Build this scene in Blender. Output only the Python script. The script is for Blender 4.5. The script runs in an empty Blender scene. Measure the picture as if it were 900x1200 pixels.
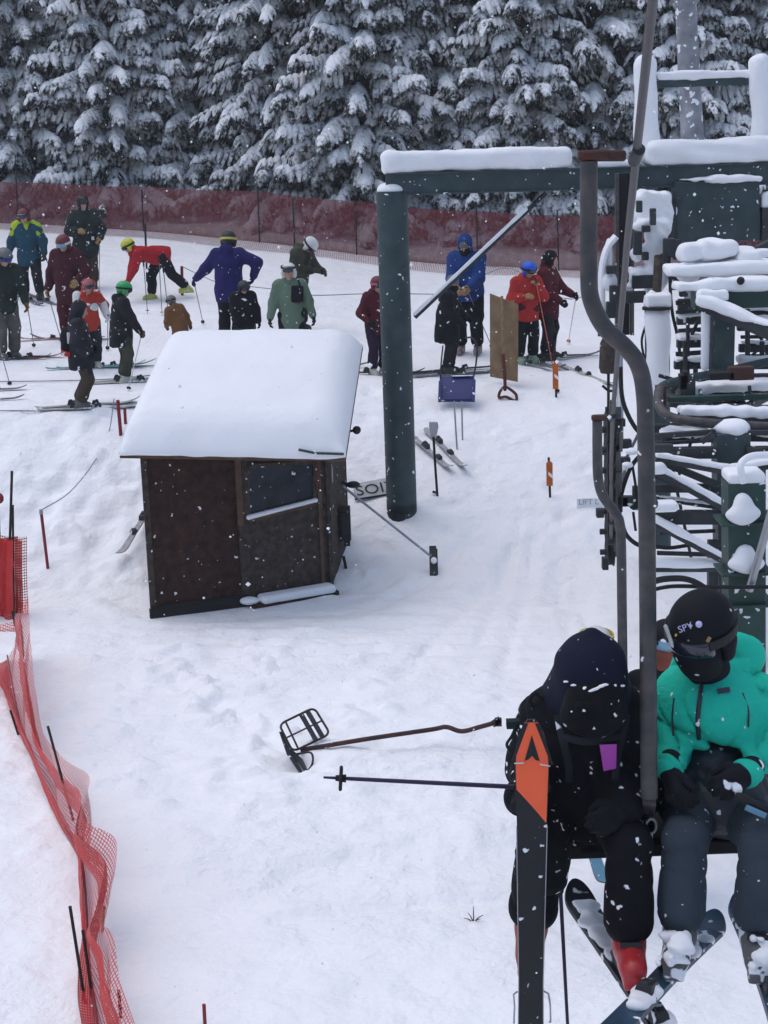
import bpy, math, random
import numpy as np
from mathutils import Vector, Matrix, noise as mnoise

R = math.radians
rnd = random.Random(7)
scene = bpy.context.scene
COL = scene.collection

# ------------------------------------------------------------------ camera model
FPX, CZ, PITCH, ROLL = 2000.0, 5.6, R(12.7), R(2.0)
_f = np.array([0, math.cos(PITCH), -math.sin(PITCH)])
_r = np.array([1.0, 0, 0]); _u = np.array([0, math.sin(PITCH), math.cos(PITCH)])
_rt = _r * math.cos(ROLL) - _u * math.sin(ROLL)
_up = _u * math.cos(ROLL) + _r * math.sin(ROLL)
CAM = np.array([0, 0, CZ])


def ray(px, py):
    return _f + _rt * (px - 450) / FPX + _up * (600 - py) / FPX


def at(px, py, Y):
    """point on the plane y = Y seen at photo pixel px, py"""
    d = ray(px, py)
    return CAM + d * (Y / d[1])


def V(*a):
    return np.array(a, float)


# ------------------------------------------------------------------ terrain
def ss(a, b, x):
    t = np.clip((x - a) / (b - a), 0, 1)
    return t * t * (3 - 2 * t)


_perm = np.random.RandomState(3).permutation(512)


def _hash(ix, iy, s):
    return ((_perm[(ix + _perm[(iy + s * 31) & 511]) & 511]) / 511.0)


def vnoise(x, y, s=0):
    x = np.asarray(x, float); y = np.asarray(y, float)
    ix = np.floor(x).astype(int); iy = np.floor(y).astype(int)
    fx = x - ix; fy = y - iy
    fx = fx * fx * (3 - 2 * fx); fy = fy * fy * (3 - 2 * fy)
    a = _hash(ix, iy, s); b = _hash(ix + 1, iy, s); c = _hash(ix, iy + 1, s); d = _hash(ix + 1, iy + 1, s)
    return (a * (1 - fx) + b * fx) * (1 - fy) + (c * (1 - fx) + d * fx) * fy


def fbm(x, y, o=4, s=0, g=0.5):
    v = 0; a = 1; t = 0
    for k in range(o):
        v = v + a * vnoise(x * 2 ** k, y * 2 ** k, s + k); t += a; a *= g
    return v / t - 0.5


def gz0(x, y):
    x = np.asarray(x, float); y = np.asarray(y, float)
    y1 = 24.6 + ss(-2.5, 1.5, x) * 1.6
    top = 1.85 - ss(-3, 2, x) * .2
    z = top * ss(0, 1, (y - 20.0) / (y1 - 20.0))
    z = z + .055 * np.maximum(0, np.minimum(y, 33) - 25) + .1 * np.maximum(0, np.minimum(y, 48) - 33)
    z = z - .035 * x * ss(27, 40, y)
    # level pad under the hut
    return z


TRACKS = []         # ski grooves: from x, y to x, y, width, depth
PRINTS = []          # footprints and lumps: (x, y, rx, ry, depth)


def gz(x, y):
    x = np.asarray(x, float); y = np.asarray(y, float)
    z = gz0(x, y)
    near = 1 - ss(23, 27, y)
    # rough ploughed snow, smoother towards the near edge of the frame and along the lift track
    rough = near * (0.30 + 0.9 * np.exp(-((x + 1.6 + (16.5 - y) * -.25) / 1.5) ** 2 - ((y - 16.0) / 2.6) ** 2)
                    + 0.95 * np.exp(-((x + 3.6) / 1.3) ** 2 - ((y - 22.0) / 1.9) ** 2))
    rough = rough * (0.35 + 0.65 * ss(10.5, 13.5, y))
    calm = 1 - np.exp(-(((x + 1.9) / 1.7) ** 2 + ((y - 19.7) / 1.1) ** 2) ** 2)
    rough = rough * calm
    z = z + rough * (0.14 * fbm(x * 1.3, y * 1.3, 5, 2, .55) + .05 * fbm(x * 5, y * 5, 3, 9))
    z = z + .10 * fbm(x * .35, y * .35, 3, 5) * (0.4 + .6 * near) * calm
    # small drifts round the feet of column and posts
    z = z - .05 * (1 - calm)
    for (cx, cy) in ((.24, 22.1), (3.0, 20.4)): z = z + .14 * np.exp(-((x - cx) / .38) ** 2 - ((y - cy - .1) / .38) ** 2)
    # lumps with sharp edges
    l = fbm(x * 3.1, y * 3.1, 3, 21)
    z = z + rough * .07 * ss(.08, .2, l)
    # groomer and ski tracks running across between hut and lift
    tr = np.exp(-((y - 18.2) / 1.0) ** 2) * ss(-4, -1.5, x) * (1 - ss(1.0, 3.0, x))
    z = z + tr * .022 * np.sin((y * 1.0 + .10 * x + .35 * fbm(x * .8, y * .8, 2, 4)) * 16)
    q = ss(25.5, 27, y) * (1 - ss(33, 36, y))
    z = z + q * .018 * np.sin((y + .05 * x + .5 * fbm(x * .5, y * .5, 2, 14)) * 7.5)
    # lift track: a shallow packed lane with a small shoulder
    sx = x - (1.55 + (y - 15) * .06)
    z = z - .06 * np.exp(-(sx / .7) ** 2) * ss(10, 12, y) * (1 - ss(23, 25, y))
    # step in the snow low in the picture
    e = y - (12.55 + .25 * x + .5 * fbm(x * .7, 0 * y, 2, 33))
    z = z + .07 * ss(-.15, .35, e) * near
    for (ax, ay, bx_, by_, wd, dp) in TRACKS:
        ex, ey = bx_ - ax, by_ - ay; t = np.clip(((x - ax) * ex + (y - ay) * ey) / (ex * ex + ey * ey), 0, 1)
        dd = np.hypot(x - ax - t * ex, y - ay - t * ey) + .05 * np.sin(y * 1.7 + ax); z = z - dp * np.exp(-(dd / wd) ** 2) * (1 - .0 * t)
    for (cx, cy, rx, ry, dp) in PRINTS:
        z = z - dp * np.exp(-((x - cx) / rx) ** 2 - ((y - cy) / ry) ** 2)
    return z


def gzf(x, y):
    return float(gz(np.array([x]), np.array([y]))[0])


def ground(px, py):
    """where the ray through a photo pixel meets the snow"""
    d = ray(px, py); d = d / d[1]
    Ys = np.arange(8.0, 60.0, .02)
    P = CAM[None] + d[None] * Ys[:, None]
    below = P[:, 2] < gz(P[:, 0], P[:, 1])
    i = int(np.argmax(below))
    p = P[i].copy(); p[2] = gzf(p[0], p[1])
    return p


# ------------------------------------------------------------------ materials
_mats = {}


def material(name, col, rough=.8, var=.12, vscale=6.0, bump=0.0, bscale=40.0, metal=0.0, spec=.3, snow=0.0, snow_up=None,
             col2=None, snow_scale=15.0, coat=0.0, sheen=0.0):
    """principled material; colour varies with noise. snow = share of the surface with flecks of stuck snow;
    snow_up = (low, high): how far up a face has to look to carry settled snow."""
    if name in _mats:
        return _mats[name]
    m = bpy.data.materials.new(name); m.use_nodes = True
    nt = m.node_tree; N = nt.nodes; L = nt.links
    b = N['Principled BSDF']
    b.inputs['Roughness'].default_value = rough
    b.inputs['Metallic'].default_value = metal
    b.inputs['Specular IOR Level'].default_value = spec
    if coat: b.inputs['Coat Weight'].default_value = coat
    if sheen: b.inputs['Sheen Weight'].default_value = sheen
    tc = N.new('ShaderNodeTexCoord')
    nz = N.new('ShaderNodeTexNoise'); nz.inputs['Scale'].default_value = vscale; nz.inputs['Detail'].default_value = 5
    L.new(tc.outputs['Object'], nz.inputs['Vector'])
    rp = N.new('ShaderNodeValToRGB')
    c1 = [max(0, c * (1 - var)) for c in col]; c2 = [min(1, c * (1 + var)) for c in (col2 or col)]
    if col2: c1 = list(col)
    rp.color_ramp.elements[0].position = .32; rp.color_ramp.elements[1].position = .68
    rp.color_ramp.elements[0].color = (*c1, 1); rp.color_ramp.elements[1].color = (*c2, 1)
    L.new(nz.outputs['Fac'], rp.inputs['Fac'])
    out = rp.outputs['Color']
    fac = None
    if snow > 0:
        vo = N.new('ShaderNodeTexNoise'); vo.inputs['Scale'].default_value = snow_scale; vo.inputs['Detail'].default_value = 1.5
        L.new(tc.outputs['Object'], vo.inputs['Vector'])
        r2 = N.new('ShaderNodeValToRGB'); e = r2.color_ramp.elements
        e[0].position = .735 - .25 * snow; e[1].position = .765 - .25 * snow
        L.new(vo.outputs['Fac'], r2.inputs['Fac']); fac = r2.outputs['Color']
    if snow_up:
        g = N.new('ShaderNodeNewGeometry'); sp = N.new('ShaderNodeSeparateXYZ'); L.new(g.outputs['Normal'], sp.inputs[0])
        n2 = N.new('ShaderNodeTexNoise'); n2.inputs['Scale'].default_value = 9; n2.inputs['Detail'].default_value = 4
        L.new(tc.outputs['Object'], n2.inputs['Vector'])
        ad = N.new('ShaderNodeMath'); ad.operation = 'MULTIPLY_ADD'; ad.inputs[1].default_value = .9
        L.new(n2.outputs['Fac'], ad.inputs[0]); L.new(sp.outputs['Z'], ad.inputs[2])
        mr = N.new('ShaderNodeMapRange'); mr.inputs['From Min'].default_value = snow_up[0] + .45; mr.inputs['From Max'].default_value = snow_up[1] + .45
        L.new(ad.outputs[0], mr.inputs['Value'])
        if fac is None: fac = mr.outputs[0]
        else:
            mx = N.new('ShaderNodeMath'); mx.operation = 'MAXIMUM'; L.new(fac, mx.inputs[0]); L.new(mr.outputs[0], mx.inputs[1]); fac = mx.outputs[0]
    if fac is not None:
        mix = N.new('ShaderNodeMix'); mix.data_type = 'RGBA'
        L.new(fac, mix.inputs['Factor']); L.new(out, mix.inputs['A']); mix.inputs['B'].default_value = (.80, .82, .86, 1)
        out = mix.outputs['Result']
    L.new(out, b.inputs['Base Color'])
    if bump:
        nb = N.new('ShaderNodeTexNoise'); nb.inputs['Scale'].default_value = bscale; nb.inputs['Detail'].default_value = 4
        L.new(tc.outputs['Object'], nb.inputs['Vector'])
        bp = N.new('ShaderNodeBump'); bp.inputs['Strength'].default_value = bump; bp.inputs['Distance'].default_value = .02
        L.new(nb.outputs['Fac'], bp.inputs['Height']); L.new(bp.outputs['Normal'], b.inputs['Normal'])
    _mats[name] = m
    return m


def snow_material(name='snow', bump=.35, scale=14.0, dist=.04, col=(.80, .81, .84)):
    if name in _mats: return _mats[name]
    m = bpy.data.materials.new(name); m.use_nodes = True
    nt = m.node_tree; N = nt.nodes; L = nt.links; b = N['Principled BSDF']
    b.inputs['Roughness'].default_value = .62; b.inputs['Specular IOR Level'].default_value = .25
    b.inputs['Subsurface Weight'].default_value = 0
    tc = N.new('ShaderNodeTexCoord')
    n0 = N.new('ShaderNodeTexNoise'); n0.inputs['Scale'].default_value = 1.7; n0.inputs['Detail'].default_value = 6
    L.new(tc.outputs['Object'], n0.inputs['Vector'])
    rp = N.new('ShaderNodeValToRGB'); rp.color_ramp.elements[0].position = .3; rp.color_ramp.elements[1].position = .7
    rp.color_ramp.elements[0].color = (*[c * .955 for c in col], 1); rp.color_ramp.elements[1].color = (*col, 1)
    L.new(n0.outputs['Fac'], rp.inputs['Fac']); L.new(rp.outputs['Color'], b.inputs['Base Color'])
    n1 = N.new('ShaderNodeTexNoise'); n1.inputs['Scale'].default_value = scale; n1.inputs['Detail'].default_value = 6; n1.inputs['Roughness'].default_value = .6
    n2 = N.new('ShaderNodeTexNoise'); n2.inputs['Scale'].default_value = scale / 5; n2.inputs['Detail'].default_value = 4
    for n in (n1, n2): L.new(tc.outputs['Object'], n.inputs['Vector'])
    pn = N.new('ShaderNodeTexNoise'); pn.inputs['Scale'].default_value = .55; pn.inputs['Detail'].default_value = 4; L.new(tc.outputs['Object'], pn.inputs['Vector'])
    pm = N.new('ShaderNodeMapRange'); pm.inputs['From Min'].default_value = .42; pm.inputs['From Max'].default_value = .62; pm.inputs['To Min'].default_value = bump * .22; pm.inputs['To Max'].default_value = bump; L.new(pn.outputs['Fac'], pm.inputs['Value'])
    b1 = N.new('ShaderNodeBump'); b1.inputs['Distance'].default_value = dist; L.new(pm.outputs[0], b1.inputs['Strength'])
    b2 = N.new('ShaderNodeBump'); b2.inputs['Strength'].default_value = bump; b2.inputs['Distance'].default_value = dist * 4
    L.new(n2.outputs['Fac'], b2.inputs['Height']); L.new(n1.outputs['Fac'], b1.inputs['Height'])
    L.new(b2.outputs['Normal'], b1.inputs['Normal']); L.new(b1.outputs['Normal'], b.inputs['Normal'])
    _mats[name] = m
    return m


# ------------------------------------------------------------------ objects
def tag(o, label=None, cat=None, group=None, kind=None):
    if label: o['label'] = label
    if cat: o['category'] = cat
    if group: o['group'] = group
    if kind: o['kind'] = kind
    return o


def thing(name, label, cat, loc=(0, 0, 0), group=None, rz=0.0):
    o = bpy.data.objects.new(name, None); COL.objects.link(o)
    o.location = tuple(float(c) for c in loc); o.rotation_euler = (0, 0, rz); o.empty_display_size = .2
    return tag(o, label, cat, group)


def origin_of(o):
    """world origin of a thing or a part of it (things stand unrotated unless built in their own space)"""
    p = np.zeros(3)
    while o is not None:
        p = p + np.array(o.location); o = o.parent
    return p


class MB:
    """collects shapes in one space and links them as ONE mesh object"""

    def __init__(s):
        s.v = []; s.f = []; s.mi = []; s.uv = None; s.m = 0

    def add(s, verts, faces):
        o = len(s.v); s.v.extend([tuple(float(c) for c in p) for p in verts])
        s.f.extend([tuple(i + o for i in f) for f in faces]); s.mi.extend([s.m] * len(faces))
        return s

    def box(s, c, size, rot=None, taper=1.0):
        h = np.array(size, float) / 2; c = np.array(c, float)
        P = []
        for z in (-1, 1):
            k = taper if z > 0 else 1.0
            for x, y in ((-1, -1), (1, -1), (1, 1), (-1, 1)):
                P.append(np.array([x * h[0] * k, y * h[1] * k, z * h[2]]))
        if rot is not None: P = [np.array(rot) @ p for p in P]
        return s.add([p + c for p in P], [(3, 2, 1, 0), (4, 5, 6, 7), (0, 1, 5, 4), (1, 2, 6, 5), (2, 3, 7, 6), (3, 0, 4, 7)])

    def bar(s, a, b, w, d=None, upv=(0, 0, 1)):
        """rectangular bar from a to b: w across, d along upv"""
        a = np.array(a, float); b = np.array(b, float); d = d or w
        ax = b - a; ln = np.linalg.norm(ax); ax /= ln
        u = np.array(upv, float); u = u - ax * (u @ ax)
        if np.linalg.norm(u) < 1e-3:
            u = np.array([1.0, 0, 0]); u = u - ax * (u @ ax)
        u /= np.linalg.norm(u); n = np.cross(ax, u)
        return s.box((a + b) / 2, (w, d, ln), np.stack([n, u, ax], 1))

    def tube(s, pts, r, n=10, caps=True, flat=None):
        """round tube along pts, r a number or one per point; flat = (axis, factor) squashes it along a direction"""
        P = [np.array(p, float) for p in pts]; k = len(P)
        rr = [r] * k if np.isscalar(r) else list(r)
        vs = []; u = None
        for i in range(k):
            t = P[min(i + 1, k - 1)] - P[max(i - 1, 0)]; t = t / (np.linalg.norm(t) + 1e-12)
            if u is None:
                u = np.array([0, 0, 1.0]) if abs(t[2]) < .9 else np.array([1.0, 0, 0])
            u = u - t * (u @ t); u /= np.linalg.norm(u); w = np.cross(t, u)
            for j in range(n):
                a = 2 * math.pi * j / n; o = (u * math.cos(a) + w * math.sin(a)) * rr[i]
                if flat is not None:
                    ax = np.array(flat[0], float); o = o - ax * (o @ ax) * (1 - flat[1])
                vs.append(P[i] + o)
        fs = [(i * n + j, i * n + (j + 1) % n, (i + 1) * n + (j + 1) % n, (i + 1) * n + j) for i in range(k - 1) for j in range(n)]
        if caps: fs += [tuple(range(n - 1, -1, -1)), tuple(range((k - 1) * n, k * n))]
        return s.add(vs, fs)

    def ball(s, c, r, n=12, m=8, rot=None):
        r = np.array([r] * 3 if np.isscalar(r) else r, float); c = np.array(c, float); vs = []
        def pt(a, b):
            p = np.array([math.cos(a) * math.sin(b), math.sin(a) * math.sin(b), math.cos(b)]) * r
            return c + (np.array(rot) @ p if rot is not None else p)
        vs.append(pt(0, 0))
        for i in range(1, m):
            for j in range(n): vs.append(pt(2 * math.pi * j / n, math.pi * i / m))
        vs.append(pt(0, math.pi)); e = len(vs) - 1
        fs = [(0, 1 + j, 1 + (j + 1) % n) for j in range(n)]
        for i in range(m - 2):
            for j in range(n):
                fs.append((1 + i * n + j, 1 + (i + 1) * n + j, 1 + (i + 1) * n + (j + 1) % n, 1 + i * n + (j + 1) % n))
        b = 1 + (m - 2) * n
        fs += [(e, b + (j + 1) % n, b + j) for j in range(n)]
        return s.add(vs, fs)

    def prism(s, poly, vec):
        """flat polygon pushed along vec"""
        k = len(poly); vec = np.array(vec, float); P = [np.array(p, float) for p in poly]
        return s.add(P + [p + vec for p in P], [tuple(range(k - 1, -1, -1)), tuple(range(k, 2 * k))] + [(i, (i + 1) % k, k + (i + 1) % k, k + i) for i in range(k)])

    def grid(s, rows):
        a = len(rows); b = len(rows[0])
        return s.add([p for r in rows for p in r], [(i * b + j, i * b + j + 1, (i + 1) * b + j + 1, (i + 1) * b + j) for i in range(a - 1) for j in range(b - 1)])

    def build(s, name, mats, parent=None, smooth=True, local=False, bevel=0.0, angle=40, root=None):
        me = bpy.data.meshes.new(name)
        o = bpy.data.objects.new(name, me)
        org = np.zeros(3)
        if parent is not None:
            o.parent = parent
            if not local: org = origin_of(parent)
        elif root is not None:
            o.location = tuple(float(c) for c in root)
            if not local: org = np.array(root, float)
        vs = np.array(s.v, float) - org
        me.from_pydata(vs.tolist(), [], s.f)
        if not isinstance(mats, (list, tuple)): mats = [mats]
        for m in mats: me.materials.append(m)
        if len(mats) > 1: me.polygons.foreach_set('material_index', s.mi)
        if s.uv is not None:
            ul = me.uv_layers.new(name='UVMap')
            li = np.zeros(len(me.loops), int); me.loops.foreach_get('vertex_index', li)
            ul.data.foreach_set('uv', np.array(s.uv, float)[li].ravel())
        me.validate(); me.update()
        if smooth:
            me.polygons.foreach_set('use_smooth', [True] * len(me.polygons))
            me.set_sharp_from_angle(angle=R(angle))
        COL.objects.link(o)
        if bevel:
            bv = o.modifiers.new('bevel', 'BEVEL'); bv.width = bevel; bv.segments = 2; bv.limit_method = 'ANGLE'; bv.angle_limit = R(35)
        return o


def spline(pts, n=6):
    """Catmull-Rom through pts"""
    P = [np.array(p, float) for p in pts]; P = [2 * P[0] - P[1]] + P + [2 * P[-1] - P[-2]]; out = []
    for i in range(1, len(P) - 2):
        for k in range(n):
            t = k / n; a, b, c, d = P[i - 1:i + 3]
            out.append(.5 * ((2 * b) + (-a + c) * t + (2 * a - 5 * b + 4 * c - d) * t * t + (-a + 3 * b - 3 * c + d) * t ** 3))
    out.append(P[-2]); return out


# ------------------------------------------------------------------ soft bodies: signed distance shapes turned into one closed mesh
class SDF:
    def __init__(s, h, k=.03):
        s.h = h; s.k = k; s.p = []; s.lo = np.array([1e9] * 3); s.hi = -s.lo; s.noise = None

    def _bb(s, pts, r):
        for p in pts:
            s.lo = np.minimum(s.lo, np.array(p) - r); s.hi = np.maximum(s.hi, np.array(p) + r)

    def cap(s, a, b, ra, rb, k=None, cut=False):
        a = np.array(a, float); b = np.array(b, float)
        if not cut: s._bb([a], ra); s._bb([b], rb)
        s.p.append(('c', a, b, ra, rb, s.k if k is None else k, cut)); return s

    def chain(s, pts, rs, k=None):
        for i in range(len(pts) - 1): s.cap(pts[i], pts[i + 1], rs[i], rs[i + 1], k)
        return s

    def ell(s, c, r, rot=None, k=None, cut=False):
        c = np.array(c, float); r = np.array(r, float)
        if not cut: s._bb([c], r.max())
        s.p.append(('e', c, r, None if rot is None else np.array(rot), s.k if k is None else k, cut)); return s

    def box(s, c, half, rad, rot=None, k=None, cut=False):
        c = np.array(c, float); half = np.array(half, float)
        if not cut: s._bb([c], np.linalg.norm(half))
        s.p.append(('b', c, half, rad, None if rot is None else np.array(rot), s.k if k is None else k, cut)); return s

    def field(s, X):
        D = None
        for q in s.p:
            if q[0] == 'c':
                _, a, b, ra, rb, k, cut = q; ab = b - a
                t = np.clip(((X - a) @ ab) / (ab @ ab + 1e-12), 0, 1)
                d = np.linalg.norm(X - a - t[:, None] * ab, axis=1) - (ra + (rb - ra) * t)
            elif q[0] == 'e':
                _, c, r, rot, k, cut = q; Y = X - c
                if rot is not None: Y = Y @ rot
                l = np.linalg.norm(Y / r, axis=1); g = np.linalg.norm(Y / (r * r), axis=1) + 1e-9
                d = l * (l - 1) / g
            else:
                _, c, hf, rad, rot, k, cut = q; Y = X - c
                if rot is not None: Y = Y @ rot
                e = np.abs(Y) - hf + rad
                d = np.linalg.norm(np.maximum(e, 0), axis=1) + np.minimum(e.max(1), 0) - rad
            if D is None: D = d
            elif cut:
                h = np.clip(.5 - .5 * (d + D) / k, 0, 1); D = D * (1 - h) - d * h + k * h * (1 - h)
            else:
                h = np.clip(.5 + .5 * (D - d) / k, 0, 1); D = d * h + D * (1 - h) - k * h * (1 - h)
        if s.noise is not None: D = D + s.noise(X)
        return D

    def mesh(s):
        h = s.h; lo = s.lo - 2.5 * h - .01; n = np.ceil((s.hi + 2.5 * h + .01 - lo) / h).astype(int) + 1
        gx, gy, gz_ = [lo[i] + h * np.arange(n[i]) for i in range(3)]
        X = np.stack(np.meshgrid(gx, gy, gz_, indexing='ij'), -1).reshape(-1, 3)
        D = s.field(X).reshape(n); S = D < 0
        c = np.zeros(n - 1, int); cs = [(i, j, k) for i in (0, 1) for j in (0, 1) for k in (0, 1)]
        for i, j, k in cs: c += S[i:n[0] - 1 + i, j:n[1] - 1 + j, k:n[2] - 1 + k]
        act = np.argwhere((c > 0) & (c < 8))
        idx = -np.ones(n - 1, int); idx[tuple(act.T)] = np.arange(len(act))
        acc = np.zeros((len(act), 3)); cnt = np.zeros(len(act))
        for a in cs:
            for ax in range(3):
                if a[ax]: continue
                b = list(a); b[ax] = 1
                pa = act + np.array(a); pb = act + np.array(b)
                da = D[tuple(pa.T)]; db = D[tuple(pb.T)]; m = (da < 0) != (db < 0)
                t = da / np.where(np.abs(da - db) < 1e-12, 1, da - db)
                acc[m] += (pa + (pb - pa) * t[:, None])[m]; cnt[m] += 1
        vs = lo + h * acc / cnt[:, None]
        F = []
        for ax in range(3):
            u, w = (ax + 1) % 3, (ax + 2) % 3
            sl0 = [slice(None)] * 3; sl1 = [slice(None)] * 3; sl0[ax] = slice(0, n[ax] - 1); sl1[ax] = slice(1, n[ax])
            e = np.argwhere(S[tuple(sl0)] != S[tuple(sl1)])
            ok = (e[:, u] > 0) & (e[:, w] > 0) & (e[:, u] < n[u] - 1) & (e[:, w] < n[w] - 1); e = e[ok]
            ins = S[tuple(e.T)]
            q = []
            for du, dw in ((1, 1), (0, 1), (0, 0), (1, 0)):
                cc = e.copy(); cc[:, u] -= du; cc[:, w] -= dw; q.append(idx[tuple(cc.T)])
            q = np.stack(q, 1); q[~ins] = q[~ins][:, ::-1]; F.append(q)
        F = np.concatenate(F); F = F[(F >= 0).all(1)]
        return vs, F

    def build(s, name, mat, parent=None, root=None, local=True, rz=0.0):
        vs, F = s.mesh(); mb = MB(); mb.v = vs.tolist(); mb.f = F.tolist(); mb.mi = [0] * len(F)
        o = mb.build(name, mat, parent, smooth=True, local=local, root=root, angle=60)
        if rz: o.rotation_euler = (0, 0, rz)
        return o


def lumps(amp, f, seed=0, n=9):
    """irregular crumbly bumps without a direction"""
    q = np.random.RandomState(seed + 77); K = q.normal(size=(n, 3)); K = K / np.linalg.norm(K, axis=1)[:, None] * (f * q.uniform(.5, 1.7, n))[:, None]; ph = q.uniform(0, 6.28, n)
    return lambda X: amp * np.sin(X @ K.T + ph + .9 * np.sin(X @ (K.T * .37)[:, ::-1] + ph[::-1])).sum(1) / math.sqrt(n)


def creases(amp, f=13.0, seed=0):
    """sharper creases of stiff shell cloth: broad soft folds broken by narrow valleys"""
    def g(X):
        x, y, z = X[:, 0] + seed * .37, X[:, 1] - seed * .21, X[:, 2] + seed * .13
        w = np.sin(x * 6 + 1.7 * np.sin(z * 8 + seed)) + .8 * np.sin(y * 7 - z * 4)
        a = np.abs(np.sin(z * f * .5 + 1.5 * w)); b = np.abs(np.sin((z * .8 + x * 1.1) * f * .75 + 1.3 * w + 2 * np.sin(y * 9)))
        c = np.abs(np.sin((x - z * .6 + y) * f * 1.3 + 2 * np.sin(z * 11 + x * 5)))
        return amp * (1.5 * np.exp(-a * 5) + 1.1 * np.exp(-b * 5) + .6 * np.exp(-c * 6) - .6)
    return g


def folds(amp, f=16.0, seed=0):
    """gentle cloth folds"""
    def g(X):
        x, y, z = X[:, 0] + seed * .37, X[:, 1] - seed * .21, X[:, 2] + seed * .13
        a = np.sin(z * f + 3.1 * np.sin(x * 7 + y * 5 + 1.3 * np.sin(z * 6)))
        b = np.sin(z * f * 1.9 + x * 21 + 2.2 * np.sin(y * 13 + z * 9)); c = np.sin(x * 33 + z * 17) * np.sin(y * 29 - z * 12)
        return amp * (.55 * a + .3 * b + .25 * c)
    return g
# ------------------------------------------------------------------ people (own space: facing -Y, own left = +X)
def unit(v):
    v = np.array(v, float); return v / (np.linalg.norm(v) + 1e-12)


def rotx(a): c, s = math.cos(a), math.sin(a); return np.array([[1, 0, 0], [0, c, -s], [0, s, c]])
def roty(a): c, s = math.cos(a), math.sin(a); return np.array([[c, 0, s], [0, 1, 0], [-s, 0, c]])
def rotz(a): c, s = math.cos(a), math.sin(a); return np.array([[c, -s, 0], [s, c, 0], [0, 0, 1]])


def ik(a, b, l1, l2, pole):
    """middle joint of a two-bone chain from a to b, bent towards pole; b is pulled in when out of reach"""
    a = np.array(a, float); b = np.array(b, float); d = b - a; L = np.linalg.norm(d)
    if L > (l1 + l2) * .995: b = a + d / L * (l1 + l2) * .995; d = b - a; L = np.linalg.norm(d)
    u = d / L; x = (l1 * l1 - l2 * l2 + L * L) / (2 * L); y = math.sqrt(max(0, l1 * l1 - x * x))
    p = np.array(pole, float); p = unit(p - u * (p @ u))
    return a + u * x + p * y, b


def pose(H=1.7, lean=4, side=0, twist=0, hip=(0, 0), hipz=.52, footL=(.11, 0), footR=(-.11, 0), footz=(.10, .10), toe=(0, 0),
         handL=(.30, -.05, .85), handR=(-.30, -.05, .85), head=(0, 0, 0), elbL=None, elbR=None, kneeL=None, kneeR=None):
    """joints in metres from a few pose numbers; foot and hand places are in metres before scaling by H / 1.7"""
    k = H / 1.7; J = {'H': H}
    T = rotz(R(twist)) @ rotx(R(lean)) @ roty(R(side))
    hp = np.array([hip[0] * k, hip[1] * k, hipz * H]); J['hip'] = hp; J['T'] = T
    sp = T @ np.array([0, 0, 1.0]); sx = T @ np.array([1.0, 0, 0])
    J['neck'] = hp + sp * .315 * H
    hr = T @ rotz(R(head[1])) @ rotx(R(head[0])) @ roty(R(head[2]))
    # the head turns and nods on the neck, and stays closer to upright than the trunk
    J['hr'] = hr; J['head'] = J['neck'] + (hr @ np.array([0, -.018, .10])) * H
    for s, nm, ft, fz, tz, hd, ep, kp in ((1, 'L', footL, footz[0], toe[0], handL, elbL, kneeL), (-1, 'R', footR, footz[1], toe[1], handR, elbR, kneeR)):
        sh = hp + sp * .285 * H + sx * s * .108 * H
        el, wr = ik(sh, np.array(hd) * k, .172 * H, .150 * H, ep if ep is not None else (s * .7, .8, -.5))
        hj = hp + sx * s * .052 * H
        an = np.array([ft[0] * k, ft[1] * k, fz * k])
        kn, an = ik(hj, an, .235 * H, .235 * H, kp if kp is not None else (s * .15, -1, 0))
        J['sho' + nm] = sh; J['elb' + nm] = el; J['wri' + nm] = wr; J['hj' + nm] = hj; J['kne' + nm] = kn; J['ank' + nm] = an
        J['hd' + nm] = unit(wr - el); J['toe' + nm] = rotz(R(tz)) @ np.array([0, -1.0, 0])
        J['pn' + nm] = None; J['curl' + nm] = .55
    return J


def glove(J, nm, mat, parent, h=.010, bare=False, fat=1.0):
    k = J['H'] / 1.7 * (1.0 if bare else 1.12); s = 1 if nm == 'L' else -1
    w = J['wri' + nm]; d = J['hd' + nm]
    n = J['pn' + nm]
    if n is None: n = np.array([-s * .8, -.1, -.35])
    n = np.array(n, float); n = unit(n - d * (n @ d)); a = np.cross(n, d) * s      # a points to the thumb side
    c = J['curl' + nm]; S = SDF(h, .012)
    S.cap(w - d * .05 * k, w + d * .012 * k, .037 * k * fat, .034 * k * fat)
    S.cap(w + d * .02 * k + a * .016 * k, w + d * .078 * k + a * .024 * k, .021 * k * fat, .018 * k * fat)
    S.cap(w + d * .02 * k - a * .016 * k, w + d * .072 * k - a * .026 * k, .021 * k * fat, .017 * k * fat)
    for q, ln in ((.030, .070), (.010, .080), (-.011, .074), (-.031, .058)):
        b0 = w + d * (.086 - abs(q) * .25) * k + a * q * k
        t = c * 1.15; d1 = d * math.cos(t) + n * math.sin(t); d2 = d * math.cos(t * 2.1) + n * math.sin(t * 2.1)
        b1 = b0 + d1 * ln * .52 * k; b2 = b1 + d2 * ln * .50 * k
        S.cap(b0 - d * .012 * k, b1, .0125 * k * fat, .0115 * k * fat, .006); S.cap(b1, b2, .0115 * k * fat, .0095 * k * fat, .006)
    t0 = w + d * .022 * k + a * .026 * k; t1 = t0 + unit(d * .75 + a * .62 + n * .35 * (0.4 + c)) * .048 * k
    t2 = t1 + unit(d * .8 + a * (.25 - .7 * c) + n * (.3 + .8 * c)) * .036 * k
    S.cap(t0, t1, .017 * k * fat, .0135 * k * fat, .008); S.cap(t1, t2, .0135 * k * fat, .0105 * k * fat, .006)
    return S.build('hand' if bare else 'glove', mat, parent)


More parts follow.
